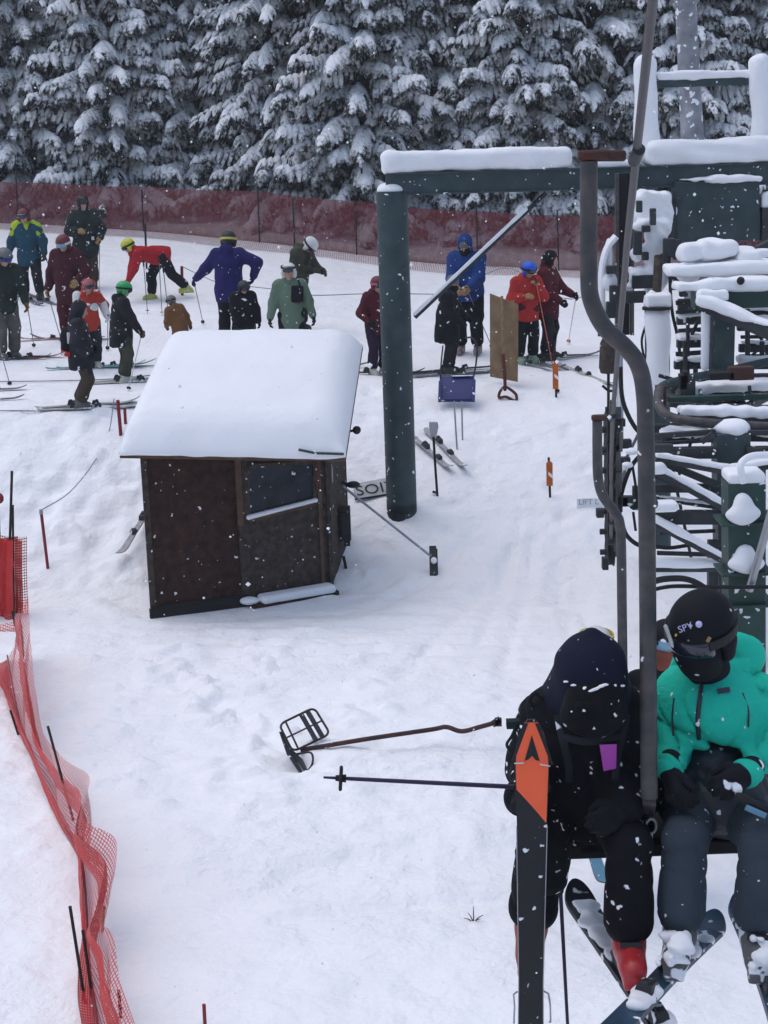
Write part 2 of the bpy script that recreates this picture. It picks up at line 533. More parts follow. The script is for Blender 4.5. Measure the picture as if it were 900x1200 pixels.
def person(label, loc, rz, J, look, group=None, h=.022, detail=False, cat='person', seed=1):
    H = J['H']; T = J['T']; hp = J['hip']; sp = T @ np.array([0, 0, 1.0]); sx = T @ np.array([1.0, 0, 0]); bk = T @ np.array([0, 1.0, 0])
    hr = J['hr']; hc = J['head']
    fw = hr @ np.array([0, -1.0, 0]); hu = hr @ np.array([0, 0, 1.0]); hx = hr @ np.array([1.0, 0, 0])
    g = look.get; bulk = g('bulk', 1.0) * (1.0 if detail else 1.07); arm = g('arm', 1.0); leg = g('leg', 1.0 if detail else 1.14)
    # ---- the body itself: one continuous skin
    B = SDF(min(h, .016), .03)
    B.ell(hc + hu * .012 * H, (.045 * H, .056 * H, .060 * H), hr)
    B.cap(hc - hu * .030 * H - fw * -.016 * H, hc - hu * .042 * H + fw * .022 * H, .034 * H, .026 * H, .02)
    B.cap(hc + fw * .054 * H, hc + fw * .064 * H - hu * .016 * H, .006 * H, .011 * H, .012)       # nose
    B.cap(hc + fw * .049 * H - hu * .033 * H - hx * .012 * H, hc + fw * .049 * H - hu * .033 * H + hx * .012 * H, .006 * H, .006 * H, .006)   # lips
    for s in (-1, 1):
        B.ell(hc + hx * s * .046 * H - fw * .004 * H, (.006 * H, .012 * H, .018 * H), hr, .006)     # ears
        B.ell(hc + hx * s * .018 * H + fw * .058 * H + hu * .004 * H, (.012 * H, .010 * H, .007 * H), hr, .008, cut=True)  # eye sockets
    B.cap(J['neck'] - sp * .02 * H, hc - hu * .03 * H, .034 * H, .032 * H)
    B.ell(hp + sp * .20 * H, (.085 * H, .055 * H, .11 * H), T, .05); B.ell(hp + sp * .04 * H, (.080 * H, .055 * H, .09 * H), T, .05)
    for nm in 'LR':
        B.cap(J['sho' + nm], J['elb' + nm], .027 * H, .022 * H); B.cap(J['elb' + nm], J['wri' + nm], .022 * H, .016 * H)
        B.ell(J['wri' + nm] + J['hd' + nm] * .022 * H, (.013 * H, .013 * H, .013 * H), None, .012)
        B.cap(J['hj' + nm], J['kne' + nm], .044 * H, .030 * H); B.cap(J['kne' + nm], J['ank' + nm], .030 * H, .022 * H)
    root = B.build('person', look.get('skin', M['skin']), root=loc, rz=rz)
    tag(root, label, cat, group)
    ch = []
    # ---- jacket
    S = SDF(h, .05 * H / 1.7)
    b = bulk
    S.ell(hp + sp * .215 * H, (.118 * H * b, .088 * H * b, .125 * H), T); S.ell(hp + sp * .10 * H, (.108 * H * b, .085 * H * b, .115 * H), T)
    jl = g('jacket_len', .05)
    S.cap(hp + sp * .08 * H, hp + sp * (-.01 - jl) * H, .100 * H * b, .104 * H * b)
    S.ell(hp + sp * (.02 - jl * .6) * H, (.116 * H * b, .094 * H * b, .13 * H), T)
    S.box(hp - sp * (jl + .045 + .4) * H, (.5 * H, .5 * H, .4 * H), .01, T, .018, cut=True)
    S.cap(J['shoL'] - sx * .01 * H, J['shoR'] + sx * .01 * H, .052 * H * b, .052 * H * b)
    S.cap(J['neck'] - sp * .04 * H, J['neck'] + sp * .025 * H, .056 * H, .046 * H, .03)
    for nm in 'LR':
        S.cap(J['sho' + nm], J['elb' + nm], .052 * H * b * arm, .044 * H * b * arm); S.cap(J['elb' + nm], J['wri' + nm] - J['hd' + nm] * .012 * H, .043 * H * b * arm, .033 * H * b * arm)
    hood = g('hood', 'down')
    if hood == 'down':
        S.ell(J['neck'] + bk * .055 * H + sp * .012 * H, (.070 * H, .040 * H, .050 * H), T, .03)
    if hood == 'up':
        S.ell(hc + hu * .012 * H - fw * .010 * H, (.066 * H, .076 * H, .080 * H), hr, .03)
        S.cap(hc + hu * .04 * H - fw * .03 * H, J['neck'] + bk * .03 * H, .055 * H, .055 * H, .03)
        S.ell(hc + fw * .066 * H - hu * .008 * H, (.044 * H, .050 * H, .060 * H), hr, .015, cut=True)
    S.noise = (creases if detail else folds)(g('fold', .006), 17, seed)
    ch.append(S.build('jacket', g('jacket'), root))
    # ---- trousers
    S = SDF(h, .04 * H / 1.7)
    S.ell(hp + sp * .0 * H, (.098 * H, .078 * H, .075 * H), T)
    for nm in 'LR':
        S.cap(J['hj' + nm], J['kne' + nm], .068 * H * leg, .050 * H * leg); S.cap(J['kne' + nm], J['ank' + nm] + (J['kne' + nm] - J['ank' + nm]) * .22, .048 * H * leg, (.053 if detail else .049) * H * leg, .02)
    S.noise = (creases(.0065, 24, seed + 3) if detail else folds(.008, 14, seed + 3))
    ch.append(S.build('trousers', g('trousers'), root))
    # ---- boots
    for nm in 'LR':
        a = J['ank' + nm]; t = J['toe' + nm]; kn = J['kne' + nm]; up = unit(kn - a); k = H / 1.7
        dn = unit(np.cross(np.cross(up, t), t)) if abs(up @ t) < .95 else -up
        dn = dn if dn @ up < 0 else -dn
        S = SDF(.016 if not detail else .009, .02)
        hb = a + dn * .055 * k - t * .055 * k
        S.cap(a + dn * .02 * k, a + up * .20 * k, .058 * k, .066 * k, .02)
        S.cap(hb, hb + t * .20 * k, .050 * k, .046 * k, .02); S.cap(a + dn * .01 * k, hb + t * .17 * k + up * .01 * k, .055 * k, .044 * k, .03)
        # hard flat sole
        sd = np.cross(dn, t)
        S.box(a + dn * .092 * k + t * .035 * k, (.038 * k, .152 * k, .018 * k), .008, np.stack([sd, t, -dn], 1), .012)
        bo = S.build('ski_boot', g('boot' + nm) or g('boots'), root); ch.append(bo)
        if detail:
            for q in (-.035, .015):
                m = MB(); tt = unit(t - up * (t @ up)); c = a + up * q * k + tt * (.070 + (.03 if q < 0 else .012)) * k; m.bar(c - sd * .04, c + sd * .045, .018, .014, tt)
                m.build('buckle', M['binding'] if q < .03 else M['steel'], bo, local=True)
    # ---- gloves
    for nm in 'LR':
        mt = g('glove' + nm) or g('gloves')
        ch.append(glove(J, nm, mt, root, .012 if not detail else .007, fat=1.1))
    # ---- head wear
    wear = g('wear', 'helmet')
    if wear == 'helmet':
        S = SDF(.013 if not detail else .008, .015)
        S.ell(hc + hu * .024 * H - fw * .004 * H, (.069 * H, .082 * H, .066 * H), hr)
        S.cap(hc + hx * .054 * H - hu * .006 * H, hc + hx * .052 * H - hu * .040 * H, .024 * H, .020 * H, .02)
        S.cap(hc - hx * .054 * H - hu * .006 * H, hc - hx * .052 * H - hu * .040 * H, .024 * H, .020 * H, .02)
        S.cap(hc - fw * .052 * H + hu * .0 * H, hc - fw * .054 * H - hu * .03 * H, .03 * H, .022 * H, .02)
        S.box(hc + fw * .075 * H - hu * .045 * H, (.052 * H, .06 * H, .065 * H), .01, hr, .012, cut=True)
        hm = S.build('helmet', g('helmet'), root); ch.append(hm)
    elif wear == 'beanie':
        S = SDF(.013 if not detail else .008, .02)
        S.ell(hc + hu * .032 * H - fw * .006 * H, (.055 * H, .066 * H, .058 * H), hr)
        S.ell(hc + hu * .012 * H - fw * .002 * H, (.058 * H, .069 * H, .020 * H), hr)
        if g('pom'): S.ell(hc + hu * .10 * H, (.022 * H,) * 3, None, .008)
        S.box(hc + fw * .06 * H - hu * .05 * H, (.06 * H, .07 * H, .05 * H), .01, hr, .01, cut=True)
        hm = S.build('beanie', g('helmet'), root); ch.append(hm)
    else: hm = None
    if g('goggles'):
        lens, strap, where = g('goggles')
        off = hu * (.006 if where == 'on' else .042) * H
        ctr = hc + fw * (.056 if where == 'on' else .066) * H + off
        S = SDF(.011 if not detail else .007, .012)
        S.ell(ctr, (.050 * H, .026 * H, .031 * H), hr); S.box(ctr - fw * .012 * H, (.050 * H, .02 * H, .026 * H), .012 * H, hr, .01)
        go = S.build('goggles', lens, root); ch.append(go)
        m = MB(); pts = []
        for q in range(25):
            an = -math.pi * .78 + q * 2 * math.pi * .78 / 24
            rx, ry = (.0725, .086)
            pts.append(hc + off + hu * (.004 + .012 * (1 - math.cos(an)) * .5) * H + hx * rx * H * math.sin(an) - fw * (ry * H * math.cos(an)) )
        for i in range(len(pts) - 1):
            rad = unit(pts[i] - hc); m.bar(pts[i], pts[i + 1] + (pts[i + 1] - pts[i]) * .1, .005 * H, .020 * H, hu)
        m.build('goggle_strap', strap, go, local=True)
    if g('mask'):
        S = SDF(.012 if not detail else .008, .02)
        S.ell(hc + fw * .022 * H - hu * .040 * H, (.048 * H, .050 * H, .042 * H), hr); S.cap(hc - hu * .045 * H, J['neck'] + sp * .005 * H, .046 * H, .050 * H)
        ch.append(S.build('neck_gaiter', g('mask'), root))
    return root


# ------------------------------------------------------------------ skis, poles
def frame(d, upv):
    d = unit(d); u = np.array(upv, float); u = unit(u - d * (u @ d)); return np.cross(d, u), d, u      # side, along, up


def ski(label, boot, d, upv, L=1.55, W=.105, top=None, base=None, group=None, binding=True, tipmat=None, detail=False, front=.56, rise=.085, snow=None, brake=False, twin=False):
    """one ski; boot = point under the boot on the ski's lower face, d = towards the tip"""
    sx, dy, uz = frame(d, upv); boot = np.array(boot, float); n = 60
    rows = []; us = -(1 - front) * L + L * (.5 - .5 * np.cos(np.pi * np.linspace(0, 1, n)) * (1 - .0)) ; us = .93 * us + .07 * np.linspace(-(1 - front) * L, front * L, n)
    def sec(u):
        t = (u + (1 - front) * L) / L
        w = W * (.5 + .0) * (1 - .26 * math.sin(math.pi * np.clip((t - .06) / .84, 0, 1)))
        tp = .10; tl = .035 if not twin else .055
        if t > 1 - tp: w *= math.sqrt(max(0.02, 1 - ((t - (1 - tp)) / tp) ** 2)) * .9 + .1
        if t < tl: w *= (math.sqrt(max(0.05, 1 - ((tl - t) / tl) ** 2)) * .7 + .3) if not twin else math.sqrt(max(.012, 1 - ((tl - t) / tl) ** 2))
        z = 0
        if t > .80: z = rise * ((t - .80) / .20) ** 2
        if t < .08: z = (.02 if not twin else .06) * ((.08 - t) / .08) ** 2
        th = .009 + .011 * math.sin(math.pi * np.clip(t, 0.02, .98)); return w, z, th
    vs = []; fs = []; mi = []
    for u in us:
        w, z, th = sec(u); p = boot + dy * u + uz * z
        vs += [p - sx * w, p + sx * w, p + sx * w * .93 + uz * th, p - sx * w * .93 + uz * th]
    tip0 = .72
    for i in range(n - 1):
        t = ((us[i] + us[i + 1]) / 2 + (1 - front) * L) / L
        for j in range(4):
            fs.append((i * 4 + j, (i + 1) * 4 + j, (i + 1) * 4 + (j + 1) % 4, i * 4 + (j + 1) % 4))
            mi.append(1 if j == 0 else (2 if (tipmat and t > tip0 and j == 2) else 0))
    fs += [(0, 1, 2, 3), tuple((n - 1) * 4 + j for j in (3, 2, 1, 0))]; mi += [0, 0]
    m = MB(); m.v = [tuple(v) for v in vs]; m.f = fs; m.mi = mi
    o = m.build('ski', [top, base or M['ski_base'], tipmat or top], root=tuple(boot), angle=30); tag(o, label, 'ski', group)
    if binding:
        th = .02
        for nm, u0, sz in (('toe_binding', .20, (.075, .10, .045)), ('heel_binding', -.13, (.07, .14, .06))):
            m = MB(); rot = np.stack([sx, dy, uz], 1); c = boot + dy * u0 + uz * (th + sz[2] / 2)
            m.box(c, sz, rot, .75); m.box(c + uz * sz[2] * .45 + dy * (.02 if u0 > 0 else -.02), (sz[0] * .6, sz[1] * .45, sz[2] * .6), rot, .7)
            m.build(nm, M['binding'], o, bevel=.004 if detail else 0)
    if brake:
        for s in (-1, 1):
            m = MB(); a = boot - dy * .06 + sx * s * (W * .40) ; pts = [a + uz * .02, a + sx * s * .016 + uz * .0, a + sx * s * .017 - dy * .02 - uz * .05, a + sx * s * .019 - dy * .09 - uz * .05, a + sx * s * .017 - dy * .10 - uz * .03]
            m.tube(pts, .0035, 8); m.build('brake_arm', M['steel'], o)
    if snow is not None:
        r2 = random.Random(hash(label) % 999 if False else len(label) * 7 + 3)
        for (u, v, rr, hh) in snow:
            S = SDF(.007, .02); w, z, th = sec(u); S.ell(boot + dy * u + sx * v * w + uz * (z + th), (rr * .8, rr * 1.3, hh * .5), np.stack([sx, dy, uz], 1))
            for q in range(5):
                fr_ = r2.uniform(.35, .75); S.ell(boot + dy * (u + r2.uniform(-1.2, 1.2) * rr) + sx * np.clip(v + r2.uniform(-.45, .45), -.7, .7) * w + uz * (z + th + hh * .25), (rr * fr_, rr * fr_ * r2.uniform(.9, 1.7), hh * r2.uniform(.5, 1)), np.stack([sx, dy, uz], 1))
            S.noise = lumps(.007, 60, 2); S.build('snow_clump', M['snow_soft'], o, local=False)
    return o


def pole(label, a, b, col, group=None, basket=True, grip=None, r=.0085, strap=False, bcol=None, detail=False):
    """ski pole with its grip at a and its tip at b"""
    a = np.array(a, float); b = np.array(b, float); d = unit(b - a); L = np.linalg.norm(b - a); m = MB()
    m.tube([a, a + d * (L - .10), b], [r, r * .8, r * .45], 8 if not detail else 12)
    o = m.build('ski_pole', col, root=tuple(a)); tag(o, label, 'ski pole', group)
    m = MB(); m.tube([a - d * .015, a, a + d * .05, a + d * .10, a + d * .125], [.012, .019, .0155, .0165, .011], 10); m.build('grip', grip or M['black_rubber'], o)
    if basket:
        c = b - d * .065; m = MB()
        s1 = unit(np.cross(d, (0.3, .2, 1))); s2 = np.cross(d, s1)
        if detail:
            ring = [c + (s1 * math.cos(t) + s2 * math.sin(t)) * (.040 + .004 * math.cos(6 * t)) for t in np.linspace(0, 2 * math.pi, 25)]
            m.tube(ring, .007, 6, caps=False)
            for t in range(6):
                e = (s1 * math.cos(t * 1.047) + s2 * math.sin(t * 1.047)); m.bar(c, c + e * .04, .010, .006, d)
            m.tube([c - d * .02, c + d * .02], [.016, .011], 10)
        else:
            m.tube([c - d * .006, c + d * .006], [.036, .032], 10)
        m.build('basket', bcol or M['black_rubber'], o)
    if strap:
        m = MB(); n = unit(np.cross(d, (0, 1, .2)))
        m.tube([a + n * .01, a + n * .05 + d * .06, a + n * .045 + d * .13, a + n * .012 + d * .10, a + n * .01], .004, 6); m.build('strap', M['black_cloth'], o)
    return o
# ------------------------------------------------------------------ palette
M = {}
def mk(key, col, **k): M[key] = material(key, col, **k); return M[key]
M['snow'] = snow_material('snow', .75, 13.0, .03, (.86, .865, .885))
M['snow_soft'] = snow_material('snow_soft', .22, 11.0, .02, (.83, .84, .87))
mk('skin', (.42, .25, .19), rough=.55, var=.08)
mk('steel', (.35, .36, .38), metal=.8, rough=.4)
mk('steel_dark', (.016, .019, .022), col2=(.034, .038, .042), rough=.55, var=.25, vscale=4, snow=.12, spec=.3)
mk('steel_worn', (.028, .032, .038), col2=(.070, .058, .056), rough=.55, vscale=13, spec=.45, snow=.05, bump=.15)
mk('steel_green', (.020, .040, .046), col2=(.034, .056, .062), rough=.55, vscale=5, snow=.12, spec=.35, bump=.1)
mk('green_paint', (.010, .036, .030), col2=(.016, .052, .042), rough=.5, vscale=6, snow=.16, spec=.4, bump=.1)
mk('rust', (.075, .026, .020), col2=(.05, .03, .028), rough=.8, vscale=14)
mk('black_rubber', (.012, .012, .014), rough=.7)
mk('black_cloth', (.010, .010, .013), rough=.9)
mk('black_plastic', (.010, .011, .014), rough=.45, snow=.12)
mk('ski_base', (.012, .012, .016), rough=.4, snow=.18, snow_scale=30)
mk('binding', (.025, .025, .028), rough=.5, snow=.3)
mk('red_stake', (.23, .020, .030), rough=.5, vscale=20)
mk('wood_dark', (.018, .009, .007), col2=(.046, .021, .015), rough=.9, vscale=11, bump=.6, bscale=30, snow=.05)
mk('wood_grey', (.030, .023, .019), col2=(.066, .050, .042), rough=.9, vscale=13, bump=.6, bscale=40, snow=.06)
mk('wood_tan', (.20, .12, .065), col2=(.28, .18, .10), rough=.8, vscale=20)
mk('trim_brown', (.075, .045, .028), col2=(.10, .062, .04), rough=.85, vscale=12)
mk('trim_red', (.13, .026, .020), col2=(.06, .024, .02), rough=.8, vscale=12)
mk('plywood', (.145, .095, .052), col2=(.20, .135, .078), rough=.85, vscale=5, bump=.2)
mk('twig', (.03, .025, .02), rough=.9)
mk('rope', (.25, .25, .27), rough=.9)
mk('bark', (.035, .027, .024), rough=.95, bump=.4, snow_up=(.1, .5))


def glass_dark():
    m = material('dark_glass', (.014, .021, .032), rough=.22, var=.5, vscale=5, spec=.22, snow=.10); return m
M['glass'] = glass_dark()


def needle_material(seed):
    """spruce needles: dark blue green twigs, snow lying on whatever faces up"""
    m = bpy.data.materials.new('snowy_needles'); m.use_nodes = True
    nt = m.node_tree; N = nt.nodes; L = nt.links; b = N['Principled BSDF']; b.inputs['Roughness'].default_value = .85; b.inputs['Specular IOR Level'].default_value = .15
    tc = N.new('ShaderNodeTexCoord'); g = N.new('ShaderNodeNewGeometry'); sp = N.new('ShaderNodeSeparateXYZ'); L.new(g.outputs['Normal'], sp.inputs[0])
    n1 = N.new('ShaderNodeTexNoise'); n1.inputs['Scale'].default_value = 1.9; n1.inputs['Detail'].default_value = 3
    n2 = N.new('ShaderNodeTexNoise'); n2.inputs['Scale'].default_value = 13; n2.inputs['Detail'].default_value = 4
    for n in (n1, n2): L.new(tc.outputs['Object'], n.inputs['Vector'])
    a1 = N.new('ShaderNodeMath'); a1.operation = 'MULTIPLY_ADD'; a1.inputs[1].default_value = 1.5; L.new(n1.outputs['Fac'], a1.inputs[0]); L.new(sp.outputs['Z'], a1.inputs[2])
    a2 = N.new('ShaderNodeMath'); a2.operation = 'MULTIPLY_ADD'; a2.inputs[1].default_value = 1.3; L.new(n2.outputs['Fac'], a2.inputs[0]); L.new(a1.outputs[0], a2.inputs[2])
    mr = N.new('ShaderNodeMapRange'); mr.inputs['From Min'].default_value = 1.56; mr.inputs['From Max'].default_value = 1.98; L.new(a2.outputs[0], mr.inputs['Value'])
    rp = N.new('ShaderNodeValToRGB'); rp.color_ramp.elements[0].color = (.013, .016, .016, 1); rp.color_ramp.elements[1].color = (.036, .043, .040, 1)
    L.new(n2.outputs['Fac'], rp.inputs['Fac'])
    mix = N.new('ShaderNodeMix'); mix.data_type = 'RGBA'; L.new(mr.outputs[0], mix.inputs['Factor']); L.new(rp.outputs['Color'], mix.inputs['A']); mix.inputs['B'].default_value = (.86, .87, .89, 1)
    L.new(mix.outputs['Result'], b.inputs['Base Color']); return m


def net_material(name, col, cell, strand, sat=.0, solid=0.0, diag=False):
    """woven plastic netting: strands opaque, holes open"""
    m = bpy.data.materials.new(name); m.use_nodes = True
    nt = m.node_tree; N = nt.nodes; L = nt.links; b = N['Principled BSDF']; b.inputs['Roughness'].default_value = .5
    uv = N.new('ShaderNodeUVMap'); sp = N.new('ShaderNodeSeparateXYZ'); L.new(uv.outputs['UV'], sp.inputs[0])
    vals = []
    for ax in ('X', 'Y'):
        d = N.new('ShaderNodeMath'); d.operation = 'DIVIDE'; d.inputs[1].default_value = cell; L.new(sp.outputs[ax], d.inputs[0])
        f = N.new('ShaderNodeMath'); f.operation = 'FRACT'; L.new(d.outputs[0], f.inputs[0])
        l = N.new('ShaderNodeMath'); l.operation = 'LESS_THAN'; l.inputs[1].default_value = strand / cell; L.new(f.outputs[0], l.inputs[0]); vals.append(l)
    mx = N.new('ShaderNodeMath'); mx.operation = 'MAXIMUM'; L.new(vals[0].outputs[0], mx.inputs[0]); L.new(vals[1].outputs[0], mx.inputs[1])
    # snow caught in the mesh here and there
    tc = N.new('ShaderNodeTexCoord'); n = N.new('ShaderNodeTexNoise'); n.inputs['Scale'].default_value = 8.0; n.inputs['Detail'].default_value = 5
    L.new(tc.outputs['Object'], n.inputs['Vector'])
    rp = N.new('ShaderNodeValToRGB'); rp.color_ramp.elements[0].position = .52; rp.color_ramp.elements[1].position = .62
    rp.color_ramp.elements[0].color = (*col, 1); rp.color_ramp.elements[1].color = (*[c + (.55 - c) * sat for c in col], 1); L.new(n.outputs['Fac'], rp.inputs['Fac'])
    L.new(rp.outputs['Color'], b.inputs['Base Color'])
    a = N.new('ShaderNodeMath'); a.operation = 'MAXIMUM'; a.inputs[1].default_value = solid; L.new(mx.outputs[0], a.inputs[0])
    L.new(a.outputs[0], b.inputs['Alpha']); return m


def text_mesh(s, name, mat, parent, o, sx, sy, size, extrude=.002, root=None):
    """raised lettering: o = lower left corner, sx, sy = directions of writing and of up"""
    cu = bpy.data.curves.new(name, 'FONT'); cu.body = s; cu.size = size; cu.extrude = extrude; cu.resolution_u = 3
    t = bpy.data.objects.new(name, cu); COL.objects.link(t)
    me = bpy.data.meshes.new_from_object(t.evaluated_get(bpy.context.evaluated_depsgraph_get()))
    bpy.data.objects.remove(t); bpy.data.curves.remove(cu)
    sx = unit(sx); sy = np.array(sy, float); sy = unit(sy - sx * (sy @ sx)); n = np.cross(sx, sy)
    vs = np.zeros(len(me.vertices) * 3); me.vertices.foreach_get('co', vs); vs = vs.reshape(-1, 3)
    W = np.array(o, float) + vs[:, :1] * sx + vs[:, 1:2] * sy + vs[:, 2:3] * n
    m = MB(); m.add(W, [tuple(p.vertices) for p in me.polygons]); bpy.data.meshes.remove(me)
    return m.build(name, mat, parent, smooth=False)


# ------------------------------------------------------------------ ground
for px, py, rx, ry, dp in ((60, 580, .22, .12, .10), (95, 600, .16, .12, .10), (120, 640, .14, .22, .08), (70, 640, .35, .12, .07), (40, 560, .14, .1, .07), (150, 570, .12, .1, .08),
                           (110, 560, .13, .1, .09), (85, 555, .12, .1, .08), (135, 610, .13, .13, .08), (30, 610, .2, .1, .06), (440, 560, .14, .1, .07), (430, 640, .3, .22, .10),
                           (520, 600, .14, .12, .06), (560, 560, .14, .1, .06), (500, 640, .14, .1, .05), (560, 640, .16, .1, .05), (345, 905, .3, .16, .10), (470, 880, .5, .06, .04)):
    d = ray(px, py); d = d / d[1]
    Ys = np.arange(8, 60, .02); P = CAM[None] + d[None] * Ys[:, None]; i = int(np.argmax(P[:, 2] < gz0(P[:, 0], P[:, 1])))
    PRINTS.append((P[i][0], P[i][1], rx, ry, dp))
_r2 = random.Random(12)
for k in range(70):
    x = _r2.uniform(-5.2, 3.0); y = _r2.uniform(20.2, 25.5); PRINTS.append((x, y, _r2.uniform(.07, .13), _r2.uniform(.07, .14), _r2.uniform(.03, .08)))


for (a, b) in (((653, 606), (648, 712)), ((612, 600), (560, 760)), ((628, 610), (590, 790)), ((600, 640), (470, 800)), ((200, 760), (470, 742)), ((210, 785), (520, 770)), ((240, 830), (430, 800)), ((330, 1075), (600, 1048)), ((140, 760), (340, 890)), ((660, 600), (668, 760)), ((676, 640), (690, 760)), ((560, 620), (440, 720))):
    P = []
    for px, py in (a, b):
        d = ray(px, py); d = d / d[1]; Ys = np.arange(8, 60, .02); Q = CAM[None] + d[None] * Ys[:, None]; P.append(Q[int(np.argmax(Q[:, 2] < gz0(Q[:, 0], Q[:, 1])))])
    TRACKS.append((P[0][0], P[0][1], P[1][0], P[1][1], .085, .05))
for k in range(16):
    x = _r2.uniform(-7, 4.5); y = _r2.uniform(25.5, 33); an = _r2.uniform(-.5, .5); L = _r2.uniform(2, 6); TRACKS.append((x, y, x + L * math.cos(an), y + L * math.sin(an), .16, .05))


def make_ground():
    xs = np.concatenate([np.linspace(-90, -16, 14), np.linspace(-15, -6.2, 40), np.arange(-6, 6.01, .055), np.linspace(6.2, 15, 40), np.linspace(16, 90, 14)])
    ys = np.concatenate([np.linspace(-30, 7, 12), np.linspace(7.5, 9.4, 10), np.arange(9.5, 25, .055), np.arange(25.1, 44, .14), np.linspace(44.5, 70, 26), np.linspace(75, 260, 14)])
    X, Y = np.meshgrid(xs, ys, indexing='ij'); Z = gz(X.ravel(), Y.ravel())
    vs = np.stack([X.ravel(), Y.ravel(), Z], 1); ny = len(ys)
    i, j = np.meshgrid(np.arange(len(xs) - 1), np.arange(ny - 1), indexing='ij'); a = (i * ny + j).ravel()
    m = MB(); m.v = vs.tolist(); m.f = np.stack([a, a + ny, a + ny + 1, a + 1], 1).tolist(); m.mi = [0] * len(m.f)
    o = m.build('snow_ground', M['snow'], angle=180); tag(o, 'trampled snow of the lift base area rising towards the trees', 'snow', kind='structure'); o['category'] = 'snow'
    return o
make_ground()


# ------------------------------------------------------------------ trees
def make_spruce(seed, H=11.0, RAD=2.5):
    rr = random.Random(seed); m = MB(); z = .25; nz = 0
    def finger(p, d, L, r):
        d = unit(d); side = unit(np.cross(d, (0, 0, 1)) + 1e-6); pts = []; k = 4
        for i in range(k):
            t = i / (k - 1); pts.append(p + d * L * t * (1 - .18 * t) + np.array([0, 0, -.80 * L * t * t]))
        ws = [r * .75, r * 1.15, r * 1.1, r * .45]; vs = []
        for q, w in zip(pts, ws):
            vs += [q - side * w - np.array([0, 0, .35 * w]), q + side * w - np.array([0, 0, .35 * w]), q + side * w * .35 + np.array([0, 0, .55 * w]), q - side * w * .35 + np.array([0, 0, .55 * w])]
        fs = []
        for i in range(k - 1):
            for j in range(4): fs.append((i * 4 + j, i * 4 + (j + 1) % 4, (i + 1) * 4 + (j + 1) % 4, (i + 1) * 4 + j))
        fs.append(((k - 1) * 4, (k - 1) * 4 + 1, (k - 1) * 4 + 2, (k - 1) * 4 + 3)); m.add(vs, fs)
    while z < H - .3:
        f = 1 - z / H; nb = int(8 * (.55 + .45 * f)) + rr.randint(0, 2); a0 = rr.random() * 6.28
        for b in range(nb):
            L = RAD * f ** .62 * rr.uniform(.55, 1.15) + .15; a = a0 + b * 6.283 / nb + rr.uniform(-.25, .25)
            zz = z + rr.uniform(-.18, .18); dr = np.array([math.cos(a), math.sin(a), 0]); sd = np.array([-dr[1], dr[0], 0]); droop = rr.uniform(.10, .42)
            nk = max(4, int(L / (.15 if z < 9.5 else .3)))
            for i in range(nk):
                t = (i + .6) / nk
                if t < .22: continue
                p = dr * L * t + np.array([0, 0, zz + .10 * L * t - droop * L * t ** 2 + .10 * L * max(0, t - .75)])
                wid = (.50 * (1 - t) ** .6 + .10) * min(1, L) * 1.0
                for s in (-1, 1):
                    if rr.random() < .06: continue
                    ln = wid * rr.uniform(.7, 1.2) + .08
                    dd = dr * rr.uniform(.45, .9) + sd * s * rr.uniform(.6, 1.0) + np.array([0, 0, rr.uniform(-.35, .12)])
                    finger(p + np.array([0, 0, rr.uniform(-.03, .03)]), dd, ln * .86, rr.uniform(.052, .088))
                if rr.random() < .7:
                    finger(p + np.array([0, 0, .03]), dr + sd * rr.uniform(-.35, .35) + np.array([0, 0, rr.uniform(-.4, .0)]), rr.uniform(.2, .36), rr.uniform(.06, .095))
                # hanging twiglets under the branch
                if rr.random() < .75:
                    finger(p, dr * .5 + sd * rr.uniform(-.6, .6) + np.array([0, 0, -rr.uniform(.5, 1.0)]), rr.uniform(.14, .30), rr.uniform(.03, .05))
            finger(dr * L * .97 + np.array([0, 0, zz + .10 * L - droop * L * .95]), dr + np.array([0, 0, -.1]), .30, .07)
        z += rr.uniform(.22, .32) * (1 if z < 9.5 else 1.9)
    return m


def make_trunk(H):
    m = MB(); m.tube([(0, 0, -.6), (0, 0, .3), (.03, 0, H * .5), (0, .02, H * .97)], [.28, .24, .14, .02], 9); return m


NEED = needle_material(0); PROTO = []
for s in range(5):
    root = thing('spruce_tree', 'snow-laden spruce', 'tree', (0, 0, 0), 'snowy spruces behind the red net')
    Ht = [16, 18, 15.5, 18.5, 17][s]
    make_spruce(40 + s, Ht, [2.15, 2.35, 2.0, 2.25, 2.4][s]).build('crown', NEED, root, smooth=True, angle=70, local=True); make_trunk(Ht).build('trunk', M['bark'], root, local=True)
    PROTO.append(root)
_used = set()


def tree(i, x, y, sc, rz, label, sz=1.0):
    p = PROTO[i]
    if i in _used:
        r = p.copy(); COL.objects.link(r)
        for c in p.children:
            q = c.copy(); COL.objects.link(q); q.parent = r
    else: r = p; _used.add(i)
    r.location = (x, y, gzf(x, y) - .05); r.rotation_euler = (0, 0, rz); r.scale = (sc, sc, sc * sz); r['label'] = label; return r


